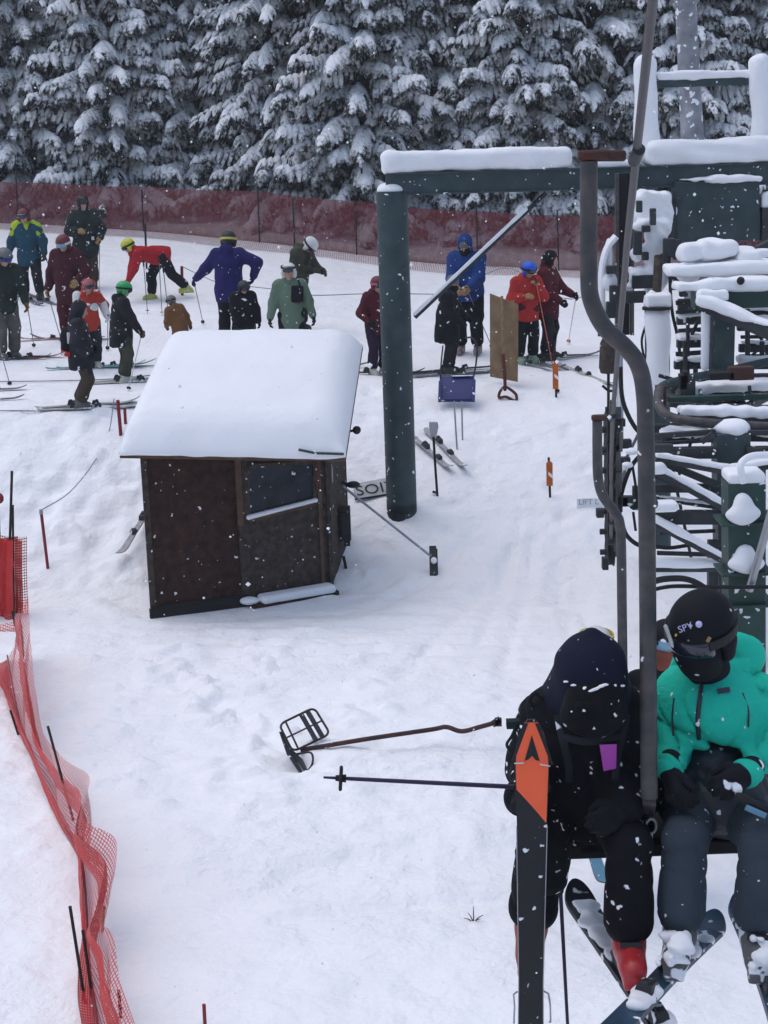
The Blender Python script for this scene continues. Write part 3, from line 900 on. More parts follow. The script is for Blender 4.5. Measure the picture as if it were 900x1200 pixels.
ROW1 = [(-11.6, 45.6, 'snowy spruce at the left picture edge beyond the red net'), (-9.0, 46.4, 'snowy spruce rising behind the skier in the lime and teal jacket'),
        (-6.6, 45.4, 'snowy spruce rising behind the tall dark skier by the net'), (-4.4, 46.2, 'snowy spruce rising above the bent skier in red'),
        (-2.2, 44.6, 'snowy spruce rising above the skier in navy'), (-.2, 43.2, 'snowy spruce with low boughs hanging over the net, above the white helmets'),
        (1.7, 43.6, 'snowy spruce just behind the lone green steel column'), (3.6, 42.4, 'snowy spruce behind the left half of the snowy steel beam'),
        (5.4, 43.0, 'snowy spruce behind the brown grip where the hanger meets the beam'), (7.4, 42.2, 'snowy spruce seen through the snow-plastered frame on the beam'),
        (9.6, 42.6, 'snowy spruce at the right picture edge behind the lift')]
for k, (x, y, lb) in enumerate(ROW1): tree(k % 5, x, y - .55, 1.04 + .08 * ((k * 7) % 3 - 1), k * 1.9 + .3, lb)
BACK = 'snow-laden spruce deeper in the dense wood, behind the first row of spruces'
for k in range(12): tree((k + 2) % 5, -12.8 + k * 2.2, 46.9 - .22 * k + (k % 3) * .4, 1.1, k * 2.3, BACK)
for k in range(10): tree((k + 1) % 5, -12.2 + k * 2.5, 50.0, 1.15, k * 1.7 + 1, BACK)
for k in range(10): tree((k + 4) % 5, -14.0 + k * 3.1, 53.6 + (k % 2) * .7, 1.2, k * 1.1, BACK)
for k in range(9): tree((k + 1) % 5, -15.0 + k * 3.8, 58.5, 1.4, k * 2.9, BACK)


# ------------------------------------------------------------------ far safety net in front of the trees
NETF = net_material('far_net', (.120, .004, .010), .024, .0130, sat=.12)
NETP = net_material('buried_net', (.20, .030, .040), .055, .010, sat=.6)
fence = thing('net_fence', 'long dark red safety net on thin posts along the foot of the spruces', 'net fence', (-2.7, 40.2, gzf(-2.7, 40.2)))
FL_ = [(-30, 600, 0)]
line = [at(-60, 268, 43.6), at(10, 262, 42.8), at(110, 268, 42.2), at(200, 275, 41.3), at(300, 283, 40.2), at(400, 296, 39.2), at(440, 300, 38.9), at(540, 309, 38.2), at(620, 315, 37.8), at(700, 318, 37.4), at(800, 324, 37.0), at(960, 330, 36.4)]
tops = [208, 212, 216, 220, 224, 234, 238, 246, 250, 252, 254, 256]
pxs = [-60, 10, 110, 200, 300, 400, 440, 540, 620, 700, 800, 960]
def net_sheet(bot, top, name, mat, parent, sag=0.0, rows=7, sub=8, wav=.05):
    B = spline(bot, sub); T = spline(top, sub); m = MB(); m.uv = []; s = 0; rw = []
    for i, (b, t) in enumerate(zip(B, T)):
        if i: s += np.linalg.norm(B[i] - B[i - 1])
        row = []
        for k in range(rows + 1):
            q = k / rows; p = b + (t - b) * q
            row.append(p + np.array([0, wav * math.sin(s * 2.3 + q * 4) * math.sin(q * 3.14), -sag * abs(math.sin(s * 1.1)) * q])); m.uv.append((s, q * np.linalg.norm(t - b)))
        rw.append(row)
    m.grid(rw); return m.build(name, mat, parent, angle=180)
topl = [at(x, y, b[1] + .02) for x, y, b in zip(pxs, tops, line)]
net_sheet([b - np.array([0, 0, .15]) for b in line], topl, 'net', NETF, fence, .03)
skirt = []
for b in line:
    x, y = b[0], b[1] - 1.1; skirt.append(np.array([x, y, gzf(x, y) + .012]))
m = MB(); m.uv = []; rw = []; s = 0; Bs = spline(line, 8); Ss = spline(skirt, 8)
for i, (b, t) in enumerate(zip(Bs, Ss)):
    row = []
    if i: s += np.linalg.norm(Bs[i] - Bs[i - 1])
    for k in range(6):
        p = b + (t - b) * k / 5; row.append((p[0], p[1] + .12 * math.sin(s * 1.3) * k / 5, gzf(p[0], p[1] + .12 * math.sin(s * 1.3) * k / 5) + .014)); m.uv.append((s, k * .22))
    rw.append(row)
m.grid(rw); m.build('net_skirt', NETP, fence, angle=180)
for px, yt, yb, Y in ((20, 182, 262, 42.6), (168, 222, 272, 41.6), (345, 232, 288, 39.7), (418, 236, 300, 39.0), (304, 222, 283, 40.1), (655, 246, 318, 37.5), (560, 242, 312, 38.0)):
    a = at(px, yb, Y); b = at(px - 2, yt, Y); m = MB(); m.tube([a - np.array([0, 0, .3]), b], .017, 8); m.build('post', M['bark'], fence)


# ------------------------------------------------------------------ near safety net along the left edge
NETN = net_material('near_net', (.52, .045, .035), .034, .0095, sat=.03)
NETD = net_material('near_net_dense', (.52, .018, .016), .030, .019, sat=.03)
def gp(px, py): return ground(px, py)
nf = gp(40, 900)
nearnet = thing('collapsed_net', 'collapsed bright red mesh safety net running down the left side of the picture', 'safety net', nf)
bots = [(8, 775), (22, 850), (38, 893), (52, 928), (74, 975), (93, 1012), (99, 1050), (101, 1085), (103, 1120), (105, 1150), (110, 1185), (114, 1215), (120, 1270)]
tps = [(33, 700), (37, 762), (47, 848), (70, 884), (84, 896), (105, 912), (97, 958), (136, 985), (127, 1043), (116, 1075), (133, 1098), (140, 1146), (160, 1205)]
Bp = [gp(*p) for p in bots]; Tp = [at(t[0], t[1], b[1] - .03) for t, b in zip(tps, Bp)]
Tp = [np.array([t[0], t[1], max(t[2], b[2] + .03)]) for t, b in zip(Tp, Bp)]
def fold_sheet(Bp, Tp, name, mat, parent, rows=12, sub=9, amp=.05, ph=0.0):
    B = spline(Bp, sub); T = spline(Tp, sub); m = MB(); m.uv = []; s = 0; rw = []
    for i, (b, t) in enumerate(zip(B, T)):
        if i: s += np.linalg.norm(B[i] - B[i - 1])
        row = []
        for k in range(rows + 1):
            q = k / rows; p = b + (t - b) * q + np.array([1, .25, 0]) * amp * math.sin(q * 5 + s * 3.1 + ph) * math.sin(q * math.pi) ** .7
            row.append(p); m.uv.append((s, q * (.25 + np.linalg.norm(t - b))))
        rw.append(row)
    m.grid(rw); return m.build(name, mat, parent, angle=180)
fold_sheet(Bp, Tp, 'net', NETN, nearnet)
# the loose lower half of the net, pushed aside and lying back over the snow
L2 = [gp(x, y) + np.array([0, 0, .02]) for x, y in ((-10, 800), (12, 838), (25, 868), (45, 912), (70, 968), (92, 1008), (97, 1050), (98, 1085), (98, 1120), (94, 1150), (93, 1190), (98, 1230), (100, 1275))]
fold_sheet([p + np.array([0, 0, .02]) for p in Bp], [p + np.array([.0, 0, .12]) for p in L2], 'loose_net', NETD, nearnet, 6, 9, .03, 1.0)
fold_sheet([b * .55 + t * .45 for b, t in zip(Bp, Tp)], [b * .2 + t * .8 + np.array([-.05, 0, .0]) for b, t in zip(Bp, Tp)], 'gathered_net', NETD, nearnet, 5, 9, .04, 2.0)
m = MB(); m.tube(spline([p + np.array([.01, 0, .06]) for p in Bp], 5), .009, 6); m.build('bottom_rope', M['red_stake'], nearnet)
# bundled net hung on its posts further up
bund = thing('net_bundle', 'bundle of bright red net hung on thin posts at the left edge', 'safety net', gp(10, 722))
Y0 = gp(10, 722)[1]
for k, (xa, xb, yt, yb, dY, mt) in enumerate(((-40, 27, 632, 716, 0, NETD), (-40, 33, 628, 718, .12, NETN), (-40, 16, 634, 735, -.08, NETD), (-40, 22, 630, 725, .2, NETD))):
    bot = [at(x, yb + 3 * math.sin(k + i), Y0 + dY + .05 * math.sin(i * 2.1 + k)) for i, x in enumerate(np.linspace(xa, xb, 9))]
    top = [at(x * .96, yt + 1.5 * math.sin(i + k), Y0 + dY + .05 * math.cos(i * 1.7 + k)) for i, x in enumerate(np.linspace(xa, xb, 9))]
    net_sheet(bot, top, 'net', mt, bund, 0, 6, 4, .03)
fl = [at(x, y, Y0 - .5) for x, y in ((-40, 740), (0, 732), (16, 730), (28, 745))]; fb = [at(x, y, Y0 - .9) for x, y in ((-40, 768), (0, 780), (22, 786), (38, 768))]
net_sheet(fb, fl, 'loose_net', NETN, bund, 0, 5, 6, .06)
for (xa, ya, xb, yb, r) in ((14, 552, 9, 716, .016), (15, 592, 16, 716, .014), (-2, 595, 3, 716, .015)):
    m = MB(); m.tube([at(xa, ya, Y0 + .02), at(xb, yb + 10, Y0 + .02)], r, 8); m.build('post', M['twig'], bund)
m = MB(); m.ball(at(-1, 584, Y0 + .02), (.055, .055, .065)); m.build('post_cap', M['red_stake'], bund)
# the leaning posts of the collapsed net
for (xa, ya, xb, yb) in ((12, 832, 26, 862), (56, 851, 90, 962), (14, 716, 27, 768), (82, 1062, 102, 1178), (97, 1090, 110, 1170), (122, 1062, 116, 1095), (139, 1160, 142, 1195)):
    g = gp(xb, yb) if yb < 1199 else gp(xb, 1199); Y = g[1]
    m = MB(); m.tube([at(xa, ya, Y + .05), at(xb, yb, Y) - np.array([0, 0, .15])], .011, 7); m.build('post', M['twig'], nearnet)
g = gp(240, 1205); m = MB(); m.tube([g - np.array([0, 0, .2]), at(239, 1177, g[1])], .012, 8); o = m.build('snow_stake', M['red_stake'], root=g)
tag(o, 'short red stake poking up at the bottom edge beside the collapsed net', 'stake', 'red stakes in the snow')
# ------------------------------------------------------------------ the lift hut
def plane_at(px, py, p0, n):
    d = ray(px, py); t = ((np.array(p0) - CAM) @ n) / (d @ n); return CAM + d * t
def atz(px, py, z):
    d = ray(px, py); return CAM + d * ((z - CZ) / d[2])

UP = np.array([0, 0, 1.0])
A = atz(178, 728, -.02); B = atz(289, 713, -.02); C = atz(390, 696, -.02)
for q in (A, B, C): q[2] = 0
RN = unit(np.cross(UP, A - B)); RN = RN if RN[1] > 0 else -RN
D = C + np.array([.20, 1.25, 0]); Eb = A + np.array([.35, 2.0, 0])
hut = thing('lift_hut', 'small dark wooden lift hut under a thick cap of snow', 'hut', (A + C) / 2)
FLc = at(140, 531, 19.30); FRc = at(405, 535, 18.98); BRc = at(425, 404, 21.35); BLc = at(196, 409, 21.75)
def roof_z(p):
    n = np.cross(FRc - FLc, BRc - FLc); return FLc[2] - (n[0] * (p[0] - FLc[0]) + n[1] * (p[1] - FLc[1])) / n[2]
def wall(a, b, name, mat, th=.05, z0=-.25, drop=.05):
    m = MB(); d = unit(b - a); nin = np.array([-d[1], d[0], 0])
    c = (A + B + C + D + Eb) / 5
    if nin @ (c - a) < 0: nin = -nin
    p = [a + UP * z0, b + UP * z0, b + UP * (roof_z(b) - drop), a + UP * (roof_z(a) - drop)]
    m.prism(p, nin * th); return m.build(name, mat, hut, smooth=False)
wall(A, B - unit(B - A) * .003, 'front_wall', M['wood_dark']); wall(B, C, 'bay_wall', M['wood_grey']); wall(C, D, 'side_wall', M['wood_grey']); wall(Eb, A, 'side_wall', M['wood_dark']); wall(D, Eb, 'back_wall', M['wood_dark'])
# battens, corner posts, plinth
def nrm(a, b):
    d = unit(b - a); n = np.array([d[1], -d[0], 0]); return n if n[1] < 0 else -n
nA = nrm(A, B); nB = nrm(B, C)
def onw(a, b, n, px, py, off=.0): return plane_at(px, py, a + n * off, n)
m = MB()
for t in (.02, .985):
    p = A + (B - A) * t + nA * .018; m.bar(p + UP * .12, p + UP * (roof_z(p) - .06), .07, .03, nA)
m.build('corner_post', M['wood_grey'], hut, bevel=.004)
m = MB(); p = B + nB * .02 + unit(B - A) * -.03 + nA * .02; q = p + UP * 1.9; m.bar(p + UP * 1.02, p + UP * (roof_z(p) - .06), .075, .035, nA); m.build('door_jamb', M['trim_brown'], hut, bevel=.004)
m = MB(); p = B + unit(C - B) * .06 + nB * .02; m.bar(p + UP * .08, p + UP * (roof_z(p) - .08), .09, .035, nB); m.build('door_jamb', M['wood_grey'], hut, bevel=.004)
for px in (376, 386):
    a = onw(B, C, nB, px, 620, .016); a[2] = .10; m = MB(); m.bar(a, a + UP * (roof_z(a) - .2), .05, .03, nB); m.build('door_jamb', M['wood_grey'] if px == 386 else M['trim_brown'], hut, bevel=.003)
a = onw(B, C, nB, 372, 560, .02); m = MB(); m.bar(np.array([a[0], a[1], 1.30]), np.array([a[0], a[1], 1.80]), .055, .03, nB); m.build('red_trim', M['trim_red'], hut, bevel=.003)
m = MB(); m.box((A + B) / 2 + nA * .03 + UP * .04, (np.linalg.norm(B - A) + .05, .06, .20), np.stack([unit(B - A), nA, UP], 1))
m.box((A + B) / 2 + nA * .034 + UP * .155, (np.linalg.norm(B - A) + .02, .05, .022), np.stack([unit(B - A), nA, UP], 1)); m.build('plinth', M['black_rubber'], hut, bevel=.004)
m = MB(); m.box((B + C) / 2 + nB * .10 + UP * .02, (np.linalg.norm(C - B) - .02, .22, .10), np.stack([unit(C - B), nB, UP], 1)); st = m.build('door_step', M['wood_dark'], hut, bevel=.004)
S = SDF(.02, .03); S.box((B + C) / 2 + nB * .12 + UP * .10 + unit(C - B) * .04, (np.linalg.norm(C - B) / 2 - .08, .11, .055), .05, np.stack([unit(C - B), nB, UP], 1)); S.ell(B + nB * .10 + UP * .10, (.12, .08, .05)); S.build('step_snow', M['snow_soft'], hut, local=False)
# window
W = [onw(B, C, nB, *p, .012) for p in ((289, 546), (368, 541), (368, 585), (290, 605))]
fr = MB()
for i in range(4):
    a, b = W[i], W[(i + 1) % 4]; e = unit(b - a) * .03
    fr.bar(a - e + nB * .012, b + e + nB * .012, .05, .03, nB)
win = fr.build('window', M['wood_grey'], hut, bevel=.003)
m = MB(); m.prism([w + nB * .004 for w in W], -nB * .01); m.build('pane', M['glass'], win, smooth=False)
m = MB(); a, b = W[3], W[2]; m.bar(a + nB * .045 - UP * .045, b + nB * .045 - UP * .045, .075, .03, UP); m.build('sill', M['trim_brown'], win, bevel=.003)
S = SDF(.012, .02); S.cap(a + nB * .045 - UP * .005, b + nB * .045 - UP * .005, .034, .030); S.build('sill_snow', M['snow_soft'], win, local=False)
# roof board and snow
def quad(u, v): return FLc * (1 - u) * (1 - v) + FRc * u * (1 - v) + BRc * u * v + BLc * (1 - u) * v
m = MB(); m.prism([FLc, FRc, BRc, BLc], UP * -.06); rb = m.build('roof', M['trim_brown'], hut, smooth=False)
m = MB(); a = at(352, 531, 18.95); m.tube([at(350, 527, 18.97), at(370, 531, 18.95), at(403, 532, 18.93)], .016, 6); m.build('roof_edge_strip', M['green_paint'], rb)
rows = []; n = 46
for i in range(n + 1):
    row = []
    for j in range(n + 1):
        u = (1 - math.cos(math.pi * i / n)) / 2; v = (1 - math.cos(math.pi * j / n)) / 2; p = quad(u, v)
        wd = 2.5; ln = 2.3
        e = [u * wd / .30, (1 - u) * wd / .40, v * ln / .27, (1 - v) * ln / .45]; e = [min(1, x) for x in e]
        pr = 1
        for q in e: pr *= (1 - (1 - q) ** 2.4) ** .62
        hgt = (.37 + .08 * math.sin(math.pi * u) * math.sin(math.pi * min(1, v * 1.1))) * pr + .09 * pr * float(fbm(np.array([u * 2.5]), np.array([v * 2.5]), 4, 8)[0]) - .012 * float(fbm(np.array([u * 14]), np.array([v * 9]), 2, 18)[0])
        lip = max(0, 1 - v * ln / .16); row.append(p + UP * (hgt + .004) + np.array([0, -(.05 + .06 * float(fbm(np.array([u * 9]), np.array([.3]), 3, 4)[0])) * lip * (1 if v > .001 else .6), -.03 * lip * (.4 + vnoise(u * 12, .7, 3)) if v < .04 else 0]))
    rows.append(row)
m = MB(); m.grid(rows); m.build('roof_snow', snow_material('roof_snow', .35, 9, .03, (.83, .84, .87)), rb, angle=180)
# fittings on the right flank
m = MB(); p = at(404, 613, 21.05); m.box(p, (.15, .20, .42)); m.box(p + V(.0, -.11, .02), (.10, .02, .30)); m.box(p + V(.02, -.02, -.25), (.08, .08, .08)); m.build('switch_box', M['black_plastic'], hut, bevel=.01)
p = at(411, 568, 21.2); m = MB(); m.ball(p + V(.03, 0, 0), (.09, .07, .045)); m.bar(p + V(-.12, .02, .03), p, .03); m.build('flood_light', M['black_plastic'], hut)
p = at(418, 504, 21.5); m = MB(); m.ball(p, .055); m.bar(p + V(-.12, .03, -.02), p, .03); m.build('bell', M['black_plastic'], hut)
p = at(388, 555, 20.6); m = MB(); m.tube([p + V(0, 0, .11), p + V(.01, -.06, .08), p + V(.01, -.06, -.08), p + V(0, 0, -.11)], .014, 8); m.build('door_handle', M['steel'], hut)
p = at(403, 668, 20.9); m = MB(); m.bar(p + V(0, 0, .18), p + V(.06, 0, -.16), .035); m.build('bracket', M['wood_dark'], hut)
# ------------------------------------------------------------------ steel gantry over the lift line
G = 22.1
gb = gp(471, 606)
gantry = thing('lift_gantry', 'dark green steel gantry: round column, snow-topped beam and hanging plate', 'lift gantry', gb)
c0 = at(471, 600, G); c1 = at(459, 224, G)
m = MB(); m.tube([c0 + (c0 - c1) * .04, c0 + (c1 - c0) * .03, c0, c1], [.19, .20, .20, .20], 28); col = m.build('column', M['steel_green'], gantry)
m = MB(); m.tube([c0 + V(-.06, -.1, -.45), c0 + V(-.05, -.08, .02)], [.12, .15], 12); m.box(c0 + V(-.03, -.10, -.25), (.30, .14, .16)); m.build('foot', M['black_rubber'], col)
S = SDF(.02, .03); S.ell(c1 + V(0, 0, .02), (.19, .19, .10)); S.build('snow_cap', M['snow_soft'], col, local=False)
b0 = at(452, 216, G); b1 = at(935, 202, G)
m = MB(); m.bar(b0, b1, .26, .25); 
m.bar(b0 + V(0, -.005, .128), b1 + V(0, -.005, .128), .32, .02); m.bar(b0 + V(0, -.005, -.128), b1 + V(0, -.005, -.128), .32, .02)
beam = m.build('beam', M['steel_green'], gantry, bevel=.006)
def snow_bar(a, b, w, h, parent, name='snow_cap', hh=.022, k=.05, nz=.017):
    """settled snow lying on a bar from a to b"""
    a = np.array(a, float); b = np.array(b, float); d = unit(b - a); u = unit(UP - d * (UP @ d)) if abs(d[2]) < .97 else np.array([0, -1.0, 0]); n = np.cross(u, d)
    S = SDF(hh, k); S.box((a + b) / 2 + u * h / 2, (w / 2, np.linalg.norm(b - a) / 2, h / 2), min(w, h) * .30, np.stack([n, d, u], 1))
    sd_ = int(abs(a[0] * 991 + a[2] * 577)) % 997; l1, l2 = lumps(nz * 1.1, 6, sd_), lumps(nz * .55, 24, sd_ + 1); S.noise = lambda X: l1(X) + l2(X)
    return S.build(name, M['snow_soft'], parent, local=False)
def bx(px, t=0): return b0 + (b1 - b0) * ((px - 452) / (935 - 452)) + UP * .135
snow_bar(bx(450), bx(671), .34, .27, beam); snow_bar(bx(757), bx(925), .36, .31, beam); snow_bar(bx(702), bx(745), .22, .07, beam)
# frame standing on the beam, plastered with snow
fr_ = MB(); p0, p1 = at(758, 180, 22.35), at(755, 84, 22.35); q0, q1 = at(893, 176, 22.35), at(889, 80, 22.35)
fr_.bar(p0, p1, .16); fr_.bar(q0, q1, .16); fr_.bar(at(765, 99, 22.35), at(885, 95, 22.35), .09); tf = fr_.build('top_frame', M['steel_green'], gantry)
for a, b, w in ((p0, p1, .30), (q0, q1, .30)):
    S = SDF(.022, .05); S.cap(a + V(0, -.06, -.02), b + V(-.01, -.06, .06), .155, .135); S.noise = lumps(.018, 12, int(a[0] * 9)); S.build('snow_crust', M['snow_soft'], tf, local=False)
snow_bar(at(768, 95, 22.35), at(882, 91, 22.35), .16, .10, tf)
# hanging plate box
pl = [at(791, 213, 21.85), at(890, 211, 21.85), at(892, 282, 21.85), at(792, 284, 21.85)]
m = MB(); m.prism(pl, V(0, .35, 0)); hb = m.build('counter_plate', M['steel_green'], gantry, smooth=False, bevel=.012)
snow_bar(at(793, 213, 21.95), at(889, 211, 21.95), .34, .05, hb)
for x_, h_ in ((786, .55), (896, .45)):
    m = MB(); m.box(at(x_, 264, 21.9), (.10, .2, h_)); m.build('side_flange', M['steel_dark'], hb)
for (x, y, w, h) in ((780, 247, .30, .16), (779, 233, .16, .2), (900, 236, .2, .24)):
    S = SDF(.022, .05); S.box(at(x, y, 21.95), (w / 2, .12, h / 2), .06); S.build('snow_clump', M['snow_soft'], hb, local=False)
# brace from the column up to the beam
r0 = at(486, 372, G - .1); r1 = at(640, 226, G - .02)
m = MB(); m.bar(r0, r1, .038, .045, (0, -.4, 1)); br = m.build('brace', M['steel_dark'], gantry)
snow_bar(r0 + V(.0, -.035, .022), r0 + (r1 - r0) * .86 + V(0, -.032, .016), .045, .042, br, hh=.012, k=.015, nz=.003)
# hanger post under the beam
h0 = at(731, 203, 21.6); h1 = at(731, 392, 21.6)
m = MB(); m.bar(h0, h1, .13, .10, (0, 1, 0)); hp_ = m.build('hanger_post', M['black_rubber'], gantry)
for dx in (-.095, .095):
    m = MB(); m.bar(h0 + V(dx, -.05, 0), h1 + V(dx, -.05, 0), .04, .12, (0, 1, 0)); m.build('flange', M['steel_worn'], hp_)
# ------------------------------------------------------------------ drive machinery behind the lift line
mach = thing('lift_machinery', 'snow-plastered lift drive machinery with round post below the gantry', 'lift machinery', at(770, 455, 20.4) * V(1, 1, 0) + V(0, 0, .5))
m = MB(); m.tube([at(770, 360, 20.4), at(772, 640, 20.4)], .15, 20); dp = m.build('post', M['steel_green'], mach)
S = SDF(.022, .06); S.cap(at(770, 372, 20.3), at(771, 440, 20.3), .165, .155); S.ell(at(771, 452, 20.3), (.13, .14, .16)); S.box(at(770, 352, 20.3), (.17, .15, .10), .05); S.ell(at(763, 347, 20.3), (.06, .08, .10))
S.noise = lumps(.020, 13, 5); S.build('snow_crust', M['snow_soft'], dp, local=False)
m = MB(); m.tube([at(770, 361, 20.3) + V(0, 0, -.015), at(770, 361, 20.3) + V(0, 0, .015)], .178, 20); m.build('band', M['black_rubber'], dp)
m = MB(); m.tube([at(772, 300, 20.6), at(769, 352, 20.4)], .055, 10); m.build('pipe', M['wood_grey'], mach)
S = SDF(.018, .03)
S.box(at(764, 246, 21.2), (.20, .15, .20), .04); S.box(at(770, 290, 21.1), (.13, .13, .36), .05); S.ell(at(752, 262, 21.0), (.12, .12, .08)); S.box(at(752, 322, 21.0), (.15, .12, .08), .04); S.ell(at(770, 330, 21.0), (.12, .14, .12)); S.ell(at(745, 300, 21.0), (.06, .08, .08)); S.ell(at(782, 318, 21.0), (.08, .08, .05)); S.ell(at(738, 336, 21.0), (.07, .08, .05))
_la, _lb = lumps(.04, 13, 4), lumps(.018, 38, 2); S.noise = lambda X: _la(X) + _lb(X); S.build('snow_crust', M['snow_soft'], mach, local=False)
for x, y, w, h in ((749, 242, .07, .14), (765, 254, .07, .20), (757, 268, .10, .08), (747, 285, .10, .28), (756, 300, .08, .10), (784, 290, .14, .22), (779, 305, .10, .16), (793, 292, .10, .24), (716, 316, .12, .10), (722, 345, .16, .22), (716, 363, .12, .20), (755, 330, .30, .16), (745, 348, .24, .14), (790, 330, .12, .20), (801, 335, .10, .26), (803, 358, .18, .16)):
    dk = MB(); dk.box(at(x, y, 20.85 if w > .08 else 20.75), (w, .10, h)); dk.build('machine_block', M['steel_dark'], mach, bevel=.012)
m = MB(); m.tube(spline([at(722, 277, 21.0), at(712, 290, 21.0), at(706, 312, 21.0), at(705, 345, 21.0), at(706, 378, 21.0)], 5), .045, 10, flat=((0, 1, 0), 2.0)); gd = m.build('rope_guard', M['snow_soft'], mach)
for q_, r_ in ((at(714, 330, 20.95), (.10, .08, .12)), (at(713, 300, 21.05), (.05, .06, .22))):
    S = SDF(.02, .04); S.ell(q_, r_); S.build('snow_clump', M['snow_soft'], gd, local=False)
m = MB(); m.tube(spline([at(784, 300, 20.6), at(787, 360, 20.5), at(795, 400, 20.4), at(800, 452, 20.3)], 5), .02, 6); m.tube(spline([at(757, 380, 20.4), at(752, 400, 20.4), at(756, 425, 20.4)], 5), .015, 6); m.build('cable', M['black_rubber'], mach)

# ------------------------------------------------------------------ bullwheel deck
Yd = 19.0
deck = thing('bullwheel_deck', 'dark green bullwheel deck with curved rail tubes under thick snow', 'lift deck', at(850, 420, Yd) * V(1, 1, 0) + V(0, 0, .4))
def rbar(x0, y0, x1, y1, Ya, Yb, w, h, mat, parent, name, bev=.008):
    m = MB(); m.bar(at(x0, y0, Ya), at(x1, y1, Yb), w, h); return m.build(name, mat, parent, bevel=bev)
sb = rbar(812, 351, 930, 347, Yd, Yd, .30, .20, M['green_paint'], deck, 'side_beam')
snow_bar(at(790, 341, Yd), at(930, 336, Yd), .40, .11, sb); snow_bar(at(780, 323, Yd + .5), at(930, 317, Yd + .5), .46, .12, sb); snow_bar(at(822, 303, Yd + 1.0), at(930, 298, Yd + 1.0), .46, .09, sb)
for x, y, r in ((812, 294, .17), (840, 292, .22), (875, 300, .15), (858, 322, .16), (805, 318, .12)):
    S = SDF(.022, .05); S.box(at(x, y, Yd + .7), (r, .2, .10), .07); S.noise = lumps(.028, 13, int(x)); S.build('snow_lump', M['snow_soft'], sb, local=False)
rbar(880, 296, 905, 283, Yd + .9, Yd + 1.1, .08, .08, M['steel_dark'], deck, 'strut'); m = MB(); m.ball(at(868, 329, Yd - .25), .045); m.build('bolt_head', M['black_rubber'], sb)
rbar(845, 440, 847, 356, Yd - .1, Yd - .1, .33, .22, M['steel_green'], deck, 'upright'); up_ = rbar(826, 432, 827, 362, Yd - .16, Yd - .16, .07, .07, M['steel_green'], deck, 'upright')
S = SDF(.02, .03); S.cap(at(826, 430, Yd - .2), at(827, 366, Yd - .2), .048, .052); S.build('snow_crust', M['snow_soft'], up_, local=False)
dg = rbar(824, 357, 930, 402, Yd - .3, Yd - .9, .16, .12, M['steel_dark'], deck, 'diagonal'); snow_bar(at(818, 355, Yd - .3), at(928, 396, Yd - .9), .2, .10, dg); snow_bar(at(818, 353, Yd - .28), at(853, 351, Yd - .28), .2, .11, dg)
for x0, x1, y, Ya in ((793, 824, 376, .6), (793, 824, 403, .4), (790, 824, 428, .2), (864, 930, 368, .7), (864, 930, 383, .5), (866, 930, 408, .3), (866, 930, 428, .1)):
    rr_ = rbar(x0, y, x1, y - 1, Yd + Ya, Yd + Ya, .10, .09, M['steel_dark'], deck, 'grating'); snow_bar(at(x0, y - 4, Yd + Ya), at(x1, y - 5, Yd + Ya), .2, .06, rr_)
for x, y0, y1 in ((876, 362, 432), (893, 400, 430), (803, 400, 450), (815, 430, 452)):
    rbar(x, y1, x, y0, Yd + .1, Yd + .1, .05, .05, M['steel_dark'], deck, 'stanchion')
# curved tubes round the wheel
ru = spline([at(773, 470, 17.6), at(772, 458, 17.9), at(782, 450, 18.2), at(815, 442, 18.5), at(860, 433, 18.8), at(935, 416, 19.1)], 6)
m = MB(); m.tube(ru, .048, 12); tu = m.build('rail_tube', M['steel_green'], deck)
rl = spline([at(773, 456, 17.6), at(771, 470, 17.4), at(776, 482, 17.2), at(790, 490, 17.1), at(820, 495, 17.0), at(870, 499, 17.0), at(935, 501, 17.0)], 6)
m = MB(); m.tube(rl, .050, 12); m.build('rail_tube', M['steel_worn'], deck)
for x0, y0, x1, y1, Ya, Yb, w, h in ((805, 459, 935, 452, 18.1, 18.3, .30, .12), (795, 483, 935, 486, 17.3, 17.3, .22, .09), (775, 507, 935, 508, 17.2, 17.2, .2, .05)):
    q = rbar(x0, y0 + 5, x1, y1 + 5, Ya, Yb, w * .6, .07, M['steel_dark'], deck, 'rail'); snow_bar(at(x0, y0 + 3, Ya), at(x1, y1 + 3, Yb), w, h, q)
rbar(783, 468, 935, 463, 17.7, 17.9, .10, .06, M['green_paint'], deck, 'rail')
for x, y, w, h, mt in ((805, 452, .16, .24, 'steel_dark'), (803, 441, .06, .12, 'black_rubber'), (845, 475, .5, .1, 'steel_dark'), (868, 437, .26, .14, 'rust'), (845, 440, .26, .08, 'black_rubber'), (774, 466, .10, .26, 'rust'), (862, 473, .1, .14, 'steel_dark'), (795, 505, .6, .16, 'steel_dark'), (800, 447, .08, .16, 'black_rubber')):
    m = MB(); m.box(at(x, y, 17.9), (w, .14, h)); m.build('bracket', M[mt], deck, bevel=.01)
for (x0, y0, x1, y1, Ya, w) in ((792, 355, 822, 352, 19.6, .05), (792, 366, 824, 364, 19.5, .04), (806, 372, 806, 448, 19.3, .04), (818, 376, 795, 428, 19.4, .035), (795, 388, 824, 386, 19.6, .05), (792, 415, 824, 413, 19.4, .05), (866, 375, 930, 372, 19.7, .05), (868, 395, 930, 394, 19.6, .04), (866, 418, 930, 417, 19.5, .05), (882, 372, 905, 430, 19.6, .035), (866, 432, 900, 398, 19.5, .03), (788, 330, 812, 338, 19.3, .06), (772, 440, 815, 452, 18.6, .04), (785, 474, 830, 476, 17.6, .05), (820, 456, 826, 490, 17.8, .035), (878, 452, 884, 498, 17.8, .035)):
    rbar(x0, y0, x1, y1, Ya, Ya, w, w, M['steel_dark'], deck, 'brace_bar', .004)
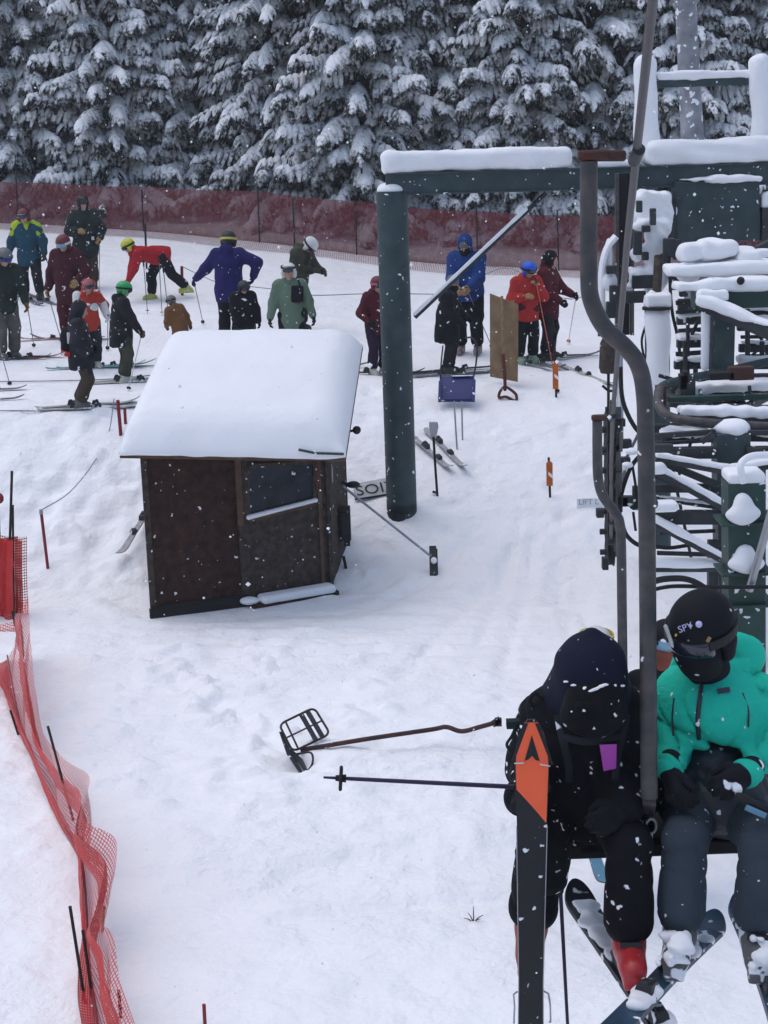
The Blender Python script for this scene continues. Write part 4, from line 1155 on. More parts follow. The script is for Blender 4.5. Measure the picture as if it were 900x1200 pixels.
# the wheel itself, lying flat inside the rails
bc = at(905, 462, 18.6); m = MB(); N_ = 48
for ra, w in ((1.15, .07), (1.02, .05)):
    m.tube([bc + V(ra * math.cos(t), ra * math.sin(t), 0) for t in np.linspace(0, 2 * math.pi, N_ + 1)], w, 8, caps=False)
for t in range(6): m.bar(bc, bc + V(math.cos(t * 1.047), math.sin(t * 1.047), 0) * 1.05, .07, .07)
m.build('bullwheel', M['steel_dark'], deck)

# ------------------------------------------------------------------ towers
rt = thing('lift_tower', 'grey-green square tower post with snow cap and crossarms, behind the front tower', 'lift tower', atz(856, 760, 0) * V(1, 1, 0))
YR = 17.0; t1 = at(856, 505, YR); t0_ = at(862, 830, YR)
m = MB(); m.bar(t0_ - UP * .4, t1, .34, .32, (0, 1, 0)); pr = m.build('post', M['steel_green'], rt, bevel=.01)
S = SDF(.02, .04); S.ell(t1 + UP * .03, (.20, .18, .10)); S.noise = lumps(.014, 16, 3); S.build('snow_cap', M['snow_soft'], pr, local=False)
for x0, y0, x1, y1, Ya, Yb, w, h, sn in ((766, 511, 838, 506, 16.8, 16.9, .06, .05, 0), (874, 507, 935, 507, 16.9, 16.9, .06, .05, 0), (772, 531, 840, 530, 16.8, 16.8, .12, .11, .0), (874, 530, 935, 529, 16.8, 16.8, .12, .11, .0),
                                         (768, 538, 856, 554, 16.6, 16.6, .09, .05, .08), (856, 554, 935, 540, 16.6, 16.6, .09, .05, .08), (775, 541, 840, 568, 16.75, 16.75, .08, .07, 0), (766, 572, 840, 572, 16.85, 16.85, .09, .08, 0),
                                         (762, 549, 858, 602, 16.4, 16.4, .09, .05, .09), (766, 606, 935, 606, 16.5, 16.5, .12, .13, .0), (775, 609, 870, 672, 16.45, 16.45, .08, .08, 0), (764, 612, 866, 668, 16.2, 16.2, .09, .05, .08), (764, 666, 935, 666, 16.3, 16.3, .12, .05, .10),
                                         (768, 584, 850, 596, 16.9, 16.9, .04, .04, .03), (776, 612, 838, 650, 16.9, 16.9, .03, .03, .0), (766, 558, 858, 596, 16.6, 16.6, .03, .03, .0)):
    q = rbar(x0, y0, x1, y1, Ya, Yb, w, h, M['steel_dark'], rt, 'crossarm', .005)
    if sn: snow_bar(at(x0, y0, Ya) + UP * h * .4, at(x1, y1, Yb) + UP * h * .4, w * 1.15, sn * .75, q, hh=.018, k=.03, nz=.006)
m = MB(); m.tube(spline([at(766, 640, 16.6), at(785, 642, 16.6), at(812, 638, 16.6)], 5), .02, 6); m.build('cable', M['black_rubber'], rt)
m = MB(); m.bar(at(822, 518, 16.7), at(836, 508, 16.7), .05); m.bar(at(850, 600, 16.6), at(856, 622, 16.6), .04); m.build('bracket', M['steel_dark'], rt)
for q_, r_ in ((at(765, 549, 16.3), .13), (at(773, 593, 16.0), .17)):
    S = SDF(.02, .04); S.box(q_, (r_, .1, .05), .04); S.build('snow_lump', M['snow_soft'], rt, local=False)
for x, y, w in ((772, 525, .2), (775, 590, .2)):
    rbar(x - 6, y, x + 16, y, 16.2, 16.2, .10, .08, M['steel_dark'], rt, 'sheave_bracket')
for (x0, y0, x1, y1, Ya, w) in ((768, 520, 836, 516, 16.9, .035), (770, 590, 838, 585, 16.95, .03), (772, 625, 838, 622, 16.95, .035), (780, 512, 800, 606, 16.95, .03), (812, 512, 790, 572, 16.95, .028), (770, 648, 838, 650, 16.6, .04), (800, 606, 812, 664, 16.8, .03), (896, 530, 892, 606, 16.8, .04), (768, 556, 792, 530, 16.6, .03)):
    rbar(x0, y0, x1, y1, Ya, Ya, w, w, M['steel_dark'], rt, 'brace_bar', .004)
m = MB(); m.box(at(835, 700, 16.8), (.10, .1, 1.2)); m.build('cable_duct', M['steel_dark'], rt)

ft = thing('lift_tower', 'bright dark-green square tower post with snow pads on its flanges, beside the turquoise jacket', 'lift tower', atz(876, 1085, 0) * V(1, 1, 0))
YF = 12.9; f1 = at(871, 562, YF); f0 = at(873, 1085, YF)
m = MB(); m.bar(f0 - UP * .3, f1, .29, .29, (0, 1, 0)); pf = m.build('post', M['green_paint'], ft, bevel=.012)
S = SDF(.018, .03); S.box(f1 + UP * .035, (.145, .15, .045), .03); S.build('snow_cap', M['snow_soft'], pf, local=False)
for y, w in ((609, .40), (667, .40), (704, .44)):
    m = MB(); m.box(at(871, y, YF - .02), (w, .36, .022)); fl_ = m.build('flange', M['green_paint'], pf, bevel=.004)
    if y < 700:
        S = SDF(.016, .04); p = at(871 if y < 650 else 874, y - 2, YF - .17); S.ell(p + UP * .03, (.15, .08, .07)); S.ell(p + UP * .09, (.08, .07, .10)); S.noise = lumps(.014, 26, int(y)); S.build('snow_mound', M['snow_soft'], fl_, local=False)
m = MB(); m.tube([at(905, 596, YF - .4), at(878, 692, YF - .25)], .032, 10); m.build('stay_pipe', M['steel'], ft)
m = MB(); m.tube(spline([at(872, 566, YF - .2), at(868, 545, YF - .2), at(880, 535, YF - .1), at(905, 533, YF)], 6), .028, 8); pp = m.build('conduit', M['snow_soft'], ft)
m = MB(); m.tube(spline([at(756, 693, 12.2), at(762, 683, 12.2), at(785, 678, 12.3), at(812, 681, 12.4), at(845, 702, 12.5)], 6), .024, 8); m.tube(spline([at(760, 692, 12.4), at(790, 687, 12.4), at(838, 688, 12.5), at(905, 688, 12.6)], 6), .016, 8)
m.build('hose', M['black_rubber'], ft); m = MB(); m.tube([at(858, 1070, 12.6), at(858, 1100, 12.6)], .018, 6); m.build('hose', M['black_rubber'], ft)
# the pale pole of a tower further up behind the beam
fp = at(817, 320, 33.0); fp[2] = gzf(fp[0], fp[1])
m = MB(); m.tube([fp - UP * .3, at(812, 175, 33.0), at(800, -60, 33.0)], [.24, .22, .19], 18); o = m.build('tower_pole', material('crusted_steel', (.13, .14, .16), col2=(.30, .31, .34), vscale=2.2, snow=.45, snow_scale=7), root=fp); tag(o, 'tall pale snow-crusted tower pole rising behind the gantry frame', 'tower pole')

# ------------------------------------------------------------------ sheave train
ShL = [at(716, 500 + 24 * i, 12.3 + .36 * i) for i in range(7)]
sh = thing('sheave_train', 'black hold-down sheave train with cables, between the two chair hangers', 'sheave train', ShL[3] * V(1, 1, 0) + V(0, 0, 2))
m = MB(); m.bar(ShL[0] + V(.05, 0, .1), ShL[-1] + V(.05, 0, -.02), .05, .10); fm = m.build('beam', M['steel_dark'], sh)
for i, p in enumerate(ShL):
    m = MB(); c = p + V(-.01, 0, -.02); m.tube([c + V(-.03, 0, 0), c + V(-.012, 0, 0), c + V(.012, 0, 0), c + V(.03, 0, 0)], [.13, .115, .115, .13], 18); w_ = m.build('wheel', M['black_rubber'], sh)
    m = MB(); m.tube([c + V(-.085, 0, 0), c + V(.08, 0, 0)], .026, 8); m.build('axle', M['steel_dark'], w_)
for a, b in ((0, 1), (2, 3), (4, 5)):
    m = MB(); m.bar(ShL[a] + V(.075, 0, 0), ShL[b] + V(.075, 0, 0), .025, .08); m.build('rocker', M['steel_worn'], sh)
for k, pts in enumerate((((727, 430), (730, 470), (745, 502), (760, 512)), ((752, 531), (738, 550), (728, 580), (727, 600)), ((728, 606), (733, 625), (745, 637), (760, 642)), ((741, 545), (745, 570), (747, 590)), ((742, 600), (745, 622)), ((706, 452), (714, 458), (722, 457)))):
    m = MB(); m.tube(spline([at(x, y, 13.4) for x, y in pts], 5), .018 if k < 3 else .011, 6); m.build('cable', M['black_rubber'], sh)
for x, y, w, h in ((728, 520, .16, .07), (731, 540, .10, .06), (735, 587, .09, .08), (745, 577, .05, .10), (730, 587, .08, .08), (703, 601, .06, .07), (708, 528, .05, .06), (725, 495, .10, .06), (718, 478, .05, .12), (709, 660, .05, .1)):
    m = MB(); m.box(at(x, y, 13.5), (w, .08, h)); m.build('clamp', M['steel_dark'], sh, bevel=.006)
m = MB(); m.tube([at(743, 590, 13.6), at(765, 590, 13.8)], .055, 10); ca = m.build('cross_tube', M['green_paint'], sh); snow_bar(at(735, 587, 13.6), at(756, 585, 13.7), .12, .04, ca, hh=.016)
for x, y, r in ((741, 529, .06), (735, 545, .05), (728, 549, .04)):
    S = SDF(.015, .03); S.ell(at(x, y, 13.3), (r, .05, r * .5)); S.build('snow_lump', M['snow_soft'], sh, local=False)
m = MB(); m.tube([at(726, 392, 15.2), at(727, 520, 14.6)], .030, 10); m.tube([at(743, 405, 15.2), at(745, 440, 15.2)], .02, 8); m.build('post', M['steel'], sh)
cu = thing('control_unit', 'grey-brown padded control unit on a thin black rod', 'control unit', at(713, 470, 15.0))
m = MB(); m.tube([at(713, 395, 15), at(713, 402, 15), at(713, 430, 15), at(713, 437, 15)], [.05, .075, .085, .07], 14); m.box(at(718, 420, 15.02), (.06, .1, .26)); m.build('housing', M['wood_grey'], cu)
m = MB(); m.tube([at(713, 437, 15), at(713, 500, 15)], .013, 8); m.tube([at(713, 477, 15), at(713, 488, 15)], .03, 8); m.build('rod', M['black_rubber'], cu)
m = MB(); m.tube(spline([at(703, 394, 15), at(704, 385, 15), at(711, 384, 15), at(714, 393, 15)], 4), .02, 8); m.build('hook', M['black_rubber'], cu)

# ------------------------------------------------------------------ haul rope
rp_ = [at(765, 0, 5.0)]; e1 = at(735, 285, 7.5); e2 = at(718, 486, 11.5); s0 = rp_[0] - (e1 - rp_[0]) / 2.5 * 8.5
m = MB(); m.tube([s0, rp_[0], e1, e2, ShL[1] + V(0, 0, -.14), ShL[3] + V(0, 0, -.14), ShL[5] + V(0, 0, -.12), at(735, 535, 16.0), at(768, 468, 18.4)], .0155, 10)
o = m.build('haul_rope', material('rope_steel', (.075, .070, .075), rough=.5, vscale=60, metal=.3), root=e1); tag(o, 'grey steel haul rope of the chairlift coming down from above', 'haul rope')
S_ = None

# ------------------------------------------------------------------ chairs
def chair(label, pts, Y, r, seat_px, seat_w, seat_Y, grip_px, rope_pt):
    t = thing('lift_chair', label, 'chairlift chair', at(*seat_px, seat_Y), 'chairs on the lift rope')
    P = spline([at(x, y, q) for (x, y), q in zip(pts, Y)], 7)
    m = MB(); m.tube(P, r, 18); hg = m.build('hanger', M['steel_worn'], t)
    a = P[0]; m = MB(); m.bar(a + V(-.04, 0, .02), np.array(rope_pt) + V(-.04, 0, .0), .05, .04); m.box(a + V(.02, 0, .022), (.10, .07, .035)); gr = m.build('grip', M['rust'], t, bevel=.01)
    m = MB(); m.tube([np.array(rope_pt) + V(0, -.06, .022), np.array(rope_pt) + V(0, .06, -.022)], .023, 12); m.build('clamp', M['steel_dark'], gr)
    c = at(*seat_px, seat_Y); w = seat_w
    m = MB(); m.box(c + V(0, .03, -.005), (w, .46, .05)); st = m.build('seat', M['black_plastic'], t, bevel=.015)
    m = MB(); m.box(c + V(0, -.215, -.01), (w + .02, .03, .06)); m.build('seat_edge', M['black_rubber'], st, bevel=.008)
    for k in range(3):
        m = MB(); m.box(c + V(0, .31 + .015 * k, .12 + .11 * k), (w * .8, .03, .09)); m.build('back_slat', M['black_plastic'], t, bevel=.01)
    for s in (-1, 1):
        m = MB(); w = seat_w * .8; m.tube(spline([c + V(s * w / 2, -.22, -.03), c + V(s * w / 2, .22, -.03), c + V(s * w / 2, .32, .05), c + V(s * w / 2, .37, .38)], 5), .019, 10); m.build('side_frame', M['steel_worn'], t)
    m = MB(); m.bar(P[-1], c + V(0, .1, -.05), .05, .05); m.tube([c + V(-w / 2, .36, .36), c + V(w / 2, .36, .36)], .018, 10); m.build('rear_bar', M['steel_worn'], t)
    return t
rope_n = at(746, 182, 6.3); rope_f = at(718, 489, 11.5)
NC = chair('near chairlift chair on a bent grey tube, carrying the two riders in front', [(690, 189), (690, 250), (690, 320), (693, 352), (708, 383), (733, 407), (748, 428), (755, 460), (757, 520), (759, 700), (760, 860), (761, 935)], [6.3] * 8 + [6.28, 6.18, 6.08, 6.04], .0325, (762, 966), 1.06, 6.50, None, rope_n)
m = MB(); q = at(763, 968, 6.12); m.tube([q + V(.02 * math.cos(a), 0, .03 * math.sin(a)) for a in np.linspace(0, 6.28, 15)], .006, 6); m.bar(q - UP * .03, q - UP * .07, .012); m.tube([at(761, 935, 6.3), q + UP * .03], .006, 6); m.build('shackle', M['steel'], NC)
FC = chair('second chairlift chair on a thinner-looking bent tube, coming up behind the near one', [(700, 493), (700, 530), (701, 560), (706, 580), (718, 597), (726, 612), (728, 640), (729, 720), (730, 800), (730, 870)], [11.5] * 10, .0345, (738, 905), 1.06, 11.7, None, rope_f)
# ------------------------------------------------------------------ stakes, ropes, tools, boards
def stake(px, yb, yt, label, mat, r=.02, lean=0, group='red stakes in the snow', cap=None, dx=0):
    g = gp(px, yb); t = at(px + lean, yt, g[1]); m = MB(); m.tube([g - UP * .25, t], r, 9); o = m.build('snow_stake', mat, root=g); tag(o, label, 'stake', group)
    if cap is not None:
        m = MB(); m.tube([t - UP * .05, t + UP * .01], r * 1.25, 9); m.build('cap', cap, o)
    return t
s1 = stake(57, 666, 598, 'red stake with a grey top left of the hut, tied to a drooping rope', M['red_stake'], .02, -9, cap=M['steel'])
s2 = stake(142, 510, 469, 'red stake leaning beside the upper left corner of the hut roof, the taller of two', M['red_stake'], .025, -4)
stake(147, 497, 478, 'short red stake right behind the leaning one at the hut roof', M['red_stake'], .022, -1)
s3 = stake(213, 346, 312, 'red stake standing between the bent skier in red and the navy jacket', M['red_stake'], .03)
s4 = stake(331, 385, 340, 'dark red stake between the child in black and the sage jacket', M['red_stake'], .028)
m = MB(); a, b = s1, s2 + V(-.05, 0, .02); m.tube(spline([a, at(80, 578, 21.9), at(108, 545, 22.6), at(127, 508, 23.4), b], 6), .007, 5); o = m.build('boundary_rope', M['rope'], root=a); tag(o, 'thin grey rope drooping from the stake left of the hut up to the roof corner', 'rope')
def rope(pts, label):
    P = [gp(x, y) + UP * h for x, y, h in pts]; m = MB(); m.tube(spline(P, 6), .009, 5); o = m.build('queue_rope', M['rope'], root=P[0]); tag(o, label, 'rope', 'ropes strung through the lift queue')
m = MB(); P = [s3, at(240, 325, s3[1] - .5), at(262, 332, s3[1] - 1.2), s4]; m.tube(spline(P, 6), .008, 5); o = m.build('queue_rope', M['rope'], root=s3); tag(o, 'thin rope slung behind the navy jacket from stake to stake', 'rope', 'ropes strung through the lift queue')
m = MB(); a = s4; P = [s4, at(365, 346, s4[1]), at(440, 344, s4[1]), at(520, 345, s4[1])]; m.tube(spline(P, 6), .009, 5); o = m.build('queue_rope', M['rope'], root=s4); tag(o, 'thin rope running right from the sage jacket past the green column', 'rope', 'ropes strung through the lift queue')
rope([(560, 345, .35), (600, 338, .4), (660, 368, .3), (705, 358, .3)], 'thin rope passing behind the blue helmet and the maroon jacket')
rope([(-30, 449, .02), (60, 448, .02), (130, 446, .02), (190, 440, .02)], 'thin rope lying on the snow in front of the skier in the grey trousers')
rope([(-30, 484, .02), (10, 483, .02), (42, 484, .02)], 'short thin rope lying on the snow at the left picture edge')

def marker(px, yb, y0, y1, yt, label, w=.085):
    g = gp(px, yb); Y = g[1]; root = thing('trail_marker', label, 'marker', g, 'orange marker stakes along the lift lane')
    m = MB(); m.tube([g - UP * .2, at(px - 2, yt, Y)], .016, 8); m.build('stake', M['wood_dark'], root)
    a = at(px - 1, (y0 + y1) / 2, Y - .03); h = (y1 - y0) / 2000 * Y
    om = material('marker_orange', (.50, .14, .015), col2=(.42, .08, .012), rough=.5, vscale=9)
    m = MB(); m.prism([a + V(-w / 2, 0, -h / 2), a + V(w / 2, 0, -h / 2), a + V(w / 2, 0, h * .42), a + V(0, 0, h * .54), a + V(-w / 2, 0, h * .42)], V(0, .012, 0)); pn = m.build('panel', om, root, smooth=False)
    m = MB(); m.prism([a + V(-w * .2, -.003, -.02), a + V(w * .46, -.003, -.07), a + V(w * .46, -.003, -.02), a + V(-w * .2, -.003, .03)], V(0, .002, 0)); m.build('reflector', M['snow_soft'], pn, smooth=False)
marker(645, 583, 540, 570, 536, 'orange marker with a pale stripe standing alone in the snow lane')
marker(652, 466, 424, 456, 400, 'orange marker on a tall thin stake near the skis of the blue-helmeted skier')
# plywood board and orange scraper shovel
g = gp(590, 437); pb = thing('plywood_board', 'upright brown plywood board stuck in the snow beside the red jacket', 'board', g)
q = [at(574, 430, 26.0), at(606, 436, 25.6), at(607, 357, 25.6), at(574, 344, 26.0)]
q[0] = q[0] - UP * .15; q[1] = q[1] - UP * .15
m = MB(); m.prism(q, V(.01, .02, 0)); m.build('panel', M['plywood'], pb, smooth=False)
m = MB(); m.bar(at(600, 434, 25.9), at(601, 352, 25.9), .05); m.build('batten', M['wood_tan'], pb)
g = gp(594, 468); sv = thing('snow_shovel', 'wooden-handled shovel with red grip standing against the plywood board', 'shovel', g)
Y = g[1]
m = MB(); m.tube([at(588, 347, Y + .35), at(590, 425, Y + .15)], .021, 9); m.build('handle', M['wood_tan'], sv)
m = MB(); m.tube([at(589.5, 415, Y + .18), at(591.5, 440, Y + .1), at(592, 458, Y + .02)], [.03, .028, .022], 9); m.build('sleeve', M['trim_red'], sv)
m = MB(); m.tube(spline([at(592, 452, Y), at(586, 459, Y), at(585, 466, Y - .02), at(593, 465, Y - .03), at(604, 470, Y - .05), at(605, 463, Y - .03), at(599, 457, Y), at(592, 453, Y)], 4), .022, 8); m.build('grip', M['trim_red'], sv)
# blue snow scoop
g = gp(536, 474); sc_ = thing('snow_scoop', 'dark blue snow scoop lying on its face with a hooped handle', 'snow scoop', g); Y = g[1] - .1
blue = material('scoop_blue', (.010, .020, .13), rough=.4, snow=.12, vscale=8)
f = [at(514, 468, Y - .05), at(553, 468, Y - .05), at(556, 442, Y + .25), at(516, 444, Y + .25)]
m = MB(); m.prism(f, V(0, .06, .03)); m.prism([at(513, 470, Y - .07), at(517, 470, Y - .07), at(517, 446, Y + .2), at(514, 446, Y + .2)], V(0, -.12, 0)); m.prism([at(552, 470, Y - .07), at(556, 470, Y - .07), at(557, 444, Y + .2), at(554, 444, Y + .2)], V(0, -.12, 0)); m.bar(at(514, 469, Y - .1), at(555, 469, Y - .1), .03, .05); m.build('blade', blue, sc_, bevel=.008)
m = MB(); m.tube(spline([at(516, 446, Y + .25), at(517, 425, Y + .3), at(519, 405, Y + .4)], 4), .012, 7); m.build('handle', M['steel_dark'], sc_); m = MB(); m.tube(spline([at(554, 446, Y + .25), at(558, 425, Y + .35), at(559, 405, Y + .4), at(553, 396, Y + .45), at(545, 396, Y + .45)], 5), .014, 7); m.build('handle', M['steel_dark'], sc_)
snow_bar(at(516, 443, Y + .27), at(555, 441, Y + .27), .1, .04, sc_, 'snow_cap', .016)
for x0, y0, x1, y1, lb in ((532, 470, 536, 527, 'thin bare stick below the blue scoop, the longer of two'), (541, 470, 542, 516, 'thin bare stick below the blue scoop, the shorter of two')):
    g = gp(x1, y1); m = MB(); m.tube([g - UP * .1, at(x0, y0, g[1] + .05)], .013, 7); o = m.build('stick', M['steel'], root=g); tag(o, lb, 'stick', 'sticks below the scoop')
# grey shovel stuck handle down near the column
g = gp(513, 581); gs = thing('avalanche_shovel', 'grey-bladed shovel stuck handle-down in the snow right of the green column', 'shovel', g); Y = g[1]
m = MB(); m.tube([g - UP * .15, at(510, 545, Y), at(508, 512, Y)], .017, 8); m.build('shaft', M['black_rubber'], gs)
b_ = [at(505, 514, Y), at(511, 514, Y), at(514, 500, Y), at(513, 495, Y), at(503, 495, Y), at(503, 500, Y)]; m = MB(); m.prism(b_, V(0, .05, 0)); m.build('blade', M['steel'], gs, smooth=False, bevel=.008)
m = MB(); m.bar(at(507, 576, Y), at(513, 578, Y), .03); m.build('grip', M['steel_dark'], gs)
# fallen sign behind the column
sg = gp(428, 590); si = thing('fallen_sign', 'pale fallen sign board with dark letters, half behind the green column', 'sign', sg)
sp_ = [gp(416, 589) + UP * .05, gp(472, 580) + UP * .05, gp(468, 566) + UP * .10, gp(414, 577) + UP * .10]
nn = unit(np.cross(sp_[1] - sp_[0], sp_[3] - sp_[0])); nn = nn if nn[2] > 0 else -nn
m = MB(); m.prism([p for p in sp_], -nn * .02); m.build('panel', material('sign_grey', (.40, .41, .44), vscale=9, rough=.6), si, smooth=False)
ax = unit(sp_[1] - sp_[0]); ay = sp_[3] - sp_[0]; hh_ = np.linalg.norm(ay - ax * (ay @ ax))
text_mesh('SOIX', 'lettering', M['black_rubber'], si, sp_[0] + ax * .03 + unit(ay) * hh_ * .16 + nn * .004, ax, ay, hh_ * .95, .001)
m = MB(); m.bar(sp_[0] - UP * .01, sp_[1] - UP * .01, .02, .02); m.build('edge', M['black_rubber'], si)
# low half-buried sign with faint lettering by the lift lane
g = gp(692, 594); sl = thing('lane_sign', 'snow-white low board with faint grey lettering in the lift lane', 'sign', g)
a = at(676, 593, g[1]); b = at(722, 592, g[1]); h = .10
m = MB(); m.prism([a - UP * .03, b - UP * .03, b + UP * h, a + UP * h], V(0, .015, 0)); m.build('panel', M['snow_soft'], sl, smooth=False)
text_mesh('LIFT L', 'lettering', material('faded_ink', (.38, .37, .40), vscale=30, var=.3), sl, a + V(.02, -.004, .018), b - a, UP, .105, .001)
# push broom leaning on the hut
hd = gp(508, 672); bro = thing('push_broom', 'long-handled push broom leaning from the hut flank onto the snow', 'broom', hd)
e = at(402, 570, 21.0); hd2 = at(505, 652, hd[1] + .05)
m = MB(); m.tube([e, hd2], .016, 8); m.build('handle', M['steel'], bro)
m = MB(); a = at(507, 640, hd[1] + .15); b = at(508, 680, hd[1] - .12); m.bar(a, b, .09, .05); m.build('head', M['steel_dark'], bro, bevel=.012)
m = MB(); m.bar(a + V(.02, 0, -.045), b + V(.02, 0, -.045), .08, .05); m.build('bristles', M['black_rubber'], bro)
S = SDF(.012, .02); S.ell((a + b) / 2 + V(.01, -.02, .04), (.04, .08, .04)); S.build('snow_clump', M['snow_soft'], bro, local=False)
# fallen folding frame on its bent pole
g0 = gp(352, 892); fo = thing('toppled_rack', 'toppled folding wire frame on a long bent rusty pole lying in the snow', 'folding frame', g0); Yf = g0[1]
pp_ = [at(352, 879, Yf + .05), at(430, 866, Yf + .1), at(505, 855, Yf + .25), at(523, 852, Yf + .25), at(541, 857, Yf + .2), at(562, 852, Yf + .2), at(583, 846, Yf + .22)]
m = MB(); m.tube(spline(pp_, 6), .022, 10); m.build('pole', material('pole_rust', (.035, .022, .024), col2=(.07, .032, .03), vscale=9, snow=.1), fo)
m = MB(); m.bar(at(577, 849, Yf + .2), at(586, 843, Yf + .2), .05); m.box(at(584, 846, Yf + .2), (.06, .05, .07)); m.build('end_fitting', M['wood_grey'], fo)
F4 = [at(327, 849, Yf + .1), at(368, 829, Yf + .45), at(387, 860, Yf + .25), at(343, 881, Yf - .05)]
def rounded(F4, r=.18):
    out = []
    for i in range(4):
        p, a, b = F4[i], F4[i - 1], F4[(i + 1) % 4]
        for t in np.linspace(0, 1, 5): out.append((1 - t) ** 2 * (p + (a - p) * r) + 2 * t * (1 - t) * p + t * t * (p + (b - p) * r))
    return out + [out[0]]
m = MB(); m.tube(rounded(F4), .011, 7); m.tube([(F4[0] + F4[3]) / 2, (F4[1] + F4[2]) / 2], .009, 6); m.tube([F4[0] * .82 + F4[1] * .18, F4[3] * .85 + F4[2] * .15], .009, 6)
m.build('wire_frame', M['wood_grey'], fo)
for t, w in ((.62, .05), (.80, .05)):
    m = MB(); m.bar(F4[0] * (1 - t) + F4[1] * t, F4[3] * (1 - t) + F4[2] * t, w, .012, np.cross(F4[1] - F4[0], F4[3] - F4[0])); m.build('slat', M['steel_dark'], fo)
m = MB(); a_, b_ = at(329, 858, Yf + .08), at(358, 914, Yf - .25); m.tube([a_, a_ * .6 + b_ * .4 + V(-.01, 0, -.03), b_], [.03, .055, .03], 10, flat=((.8, 0, .6), .35)); m.tube(spline([at(346, 884, Yf), at(364, 882, Yf - .1), at(366, 895, Yf - .15), at(357, 908, Yf - .2)], 5), .010, 6); m.tube([at(340, 880, Yf), at(352, 892, Yf - .05), at(360, 905, Yf - .2)], [.05, .06, .03], 8, flat=((.8, 0, .6), .4)); m.build('base_plate', M['steel_dark'], fo)
# twig in the foreground snow
g = gp(555, 1080); tw = MB()
for dx, dz in ((-.07, .03), (.0, .12), (.07, .05), (-.04, .07), (.05, .02)): tw.tube([g - UP * .02, g + V(dx * .5, -.01, dz * .5), g + V(dx, -.02, dz)], [.005, .004, .002], 5)
o = tw.build('dead_twig', M['twig'], root=g); tag(o, 'small dead twig poking out of the smooth snow left of the dangling ski', 'twig')
# loose skis near the column
st_ = lambda a, b: (gp(*a) + UP * .04, gp(*b) + UP * .04)
pale = material('ski_grey', (.42, .42, .44), col2=(.25, .24, .25), vscale=8, snow=.35)
for (a, b, lb) in (((485, 517), (528, 555), 'pale ski lying loose beside the green column, the nearer of the pair'), ((498, 506), (545, 554), 'pale ski with red binding lying loose beside the column, the farther of the pair')):
    p, q = st_(a, b); d = q - p; L = np.linalg.norm(d) * 1.02
    ski(lb, p + d * .46, d, UP, L, .10, pale, group='loose skis by the column')
p, q = st_((145, 652), (178, 600)); p = p; d = (p - q)
ski('ski with black binding leaning against the left rear corner of the hut', q * .45 + p * .55 + V(.05, 0, .10), unit(d) * V(1, 1, 1), UP, 1.3, .10, pale)
# ------------------------------------------------------------------ cloth colours
def cl(key, col, snow=.10, **k): return mk(key, col, rough=.85, snow=snow + .03, vscale=k.pop('vscale', 4), spec=.15, **k)
cl('c_black', (.010, .010, .014), .16); cl('c_black2', (.016, .016, .020), .12, var=.4); cl('c_char', (.022, .022, .028), .15, var=.4); cl('c_dark_green', (.018, .028, .026), .12, var=.4)
cl('c_olive', (.045, .046, .034), .10, var=.4); cl('c_grey', (.10, .095, .092), .14, var=.35); cl('c_maroon', (.055, .013, .020), .10); cl('c_maroon2', (.075, .012, .018), .08)
cl('c_red', (.34, .016, .022), .05); cl('c_red2', (.36, .028, .026), .07); cl('c_scarlet', (.40, .045, .03), .14); cl('c_navy', (.016, .016, .095), .05); cl('c_blue', (.014, .045, .17), .08)
cl('c_teal', (.014, .055, .085), .07); cl('c_lime', (.33, .43, .03), .05); cl('c_sage', (.12, .175, .125), .05); cl('c_brown', (.16, .075, .030), .06); cl('c_white', (.62, .62, .60), .1)
cl('c_purple', (.024, .014, .032), .12); cl('c_tan', (.30, .19, .09), .05); cl('c_brownp', (.055, .042, .030), .1)
mk('h_green', (.02, .34, .09), rough=.4, spec=.5); mk('h_yellow', (.50, .50, .05), rough=.4); mk('h_white', (.62, .63, .62), rough=.4); mk('h_blue', (.02, .10, .55), rough=.45); mk('h_pink', (.33, .07, .08), rough=.5, snow=.15)
mk('h_grey', (.13, .14, .14), rough=.5, snow=.2); mk('h_dark', (.025, .028, .030), rough=.5, snow=.15); mk('h_maroon', (.13, .022, .03), rough=.5); mk('h_black', (.008, .008, .012), rough=.7, snow=.05, spec=.15)
mk('l_blue', (.16, .30, .42), rough=.15, spec=.7); mk('l_dark', (.012, .015, .03), rough=.15, spec=.7); mk('l_navy', (.02, .04, .18), rough=.15); mk('s_yellow', (.55, .45, .10), rough=.7); mk('s_white', (.6, .6, .6), rough=.7); mk('s_pink', (.5, .12, .2), rough=.7); mk('s_black', (.012, .012, .014), rough=.7)
mk('b_pale', (.42, .42, .36), rough=.45, snow=.1); mk('b_yg', (.38, .40, .10), rough=.5, snow=.15); mk('b_dark', (.03, .032, .03), rough=.5, snow=.2); mk('b_green', (.22, .32, .24), rough=.5, snow=.15); mk('b_greyp', (.20, .15, .16), rough=.5, snow=.2); mk('b_grey', (.10, .10, .095), rough=.5, snow=.25)
mk('k_turq', (.13, .34, .31), rough=.4, snow=.2); mk('k_grey', (.16, .155, .16), rough=.5, snow=.35); mk('k_pale', (.40, .40, .38), rough=.5, snow=.35); mk('k_red', (.42, .05, .035), rough=.4, snow=.12); mk('k_dark', (.035, .035, .038), rough=.5, snow=.3); mk('k_yellow', (.30, .30, .06), rough=.4, snow=.2); mk('k_pink', (.38, .15, .14), rough=.5, snow=.35)
mk('p_grey', (.13, .13, .15), rough=.5); mk('p_dark', (.03, .028, .035), rough=.5); mk('p_red', (.30, .05, .04), rough=.5); mk('p_white', (.5, .5, .5), rough=.5)


def proj(p):
    v = np.array(p, float) - CAM; z = v @ _f; return 450 + FPX * (v @ _rt) / z, 600 - FPX * (v @ _up) / z


class Who:
    pass
SEED = [10]


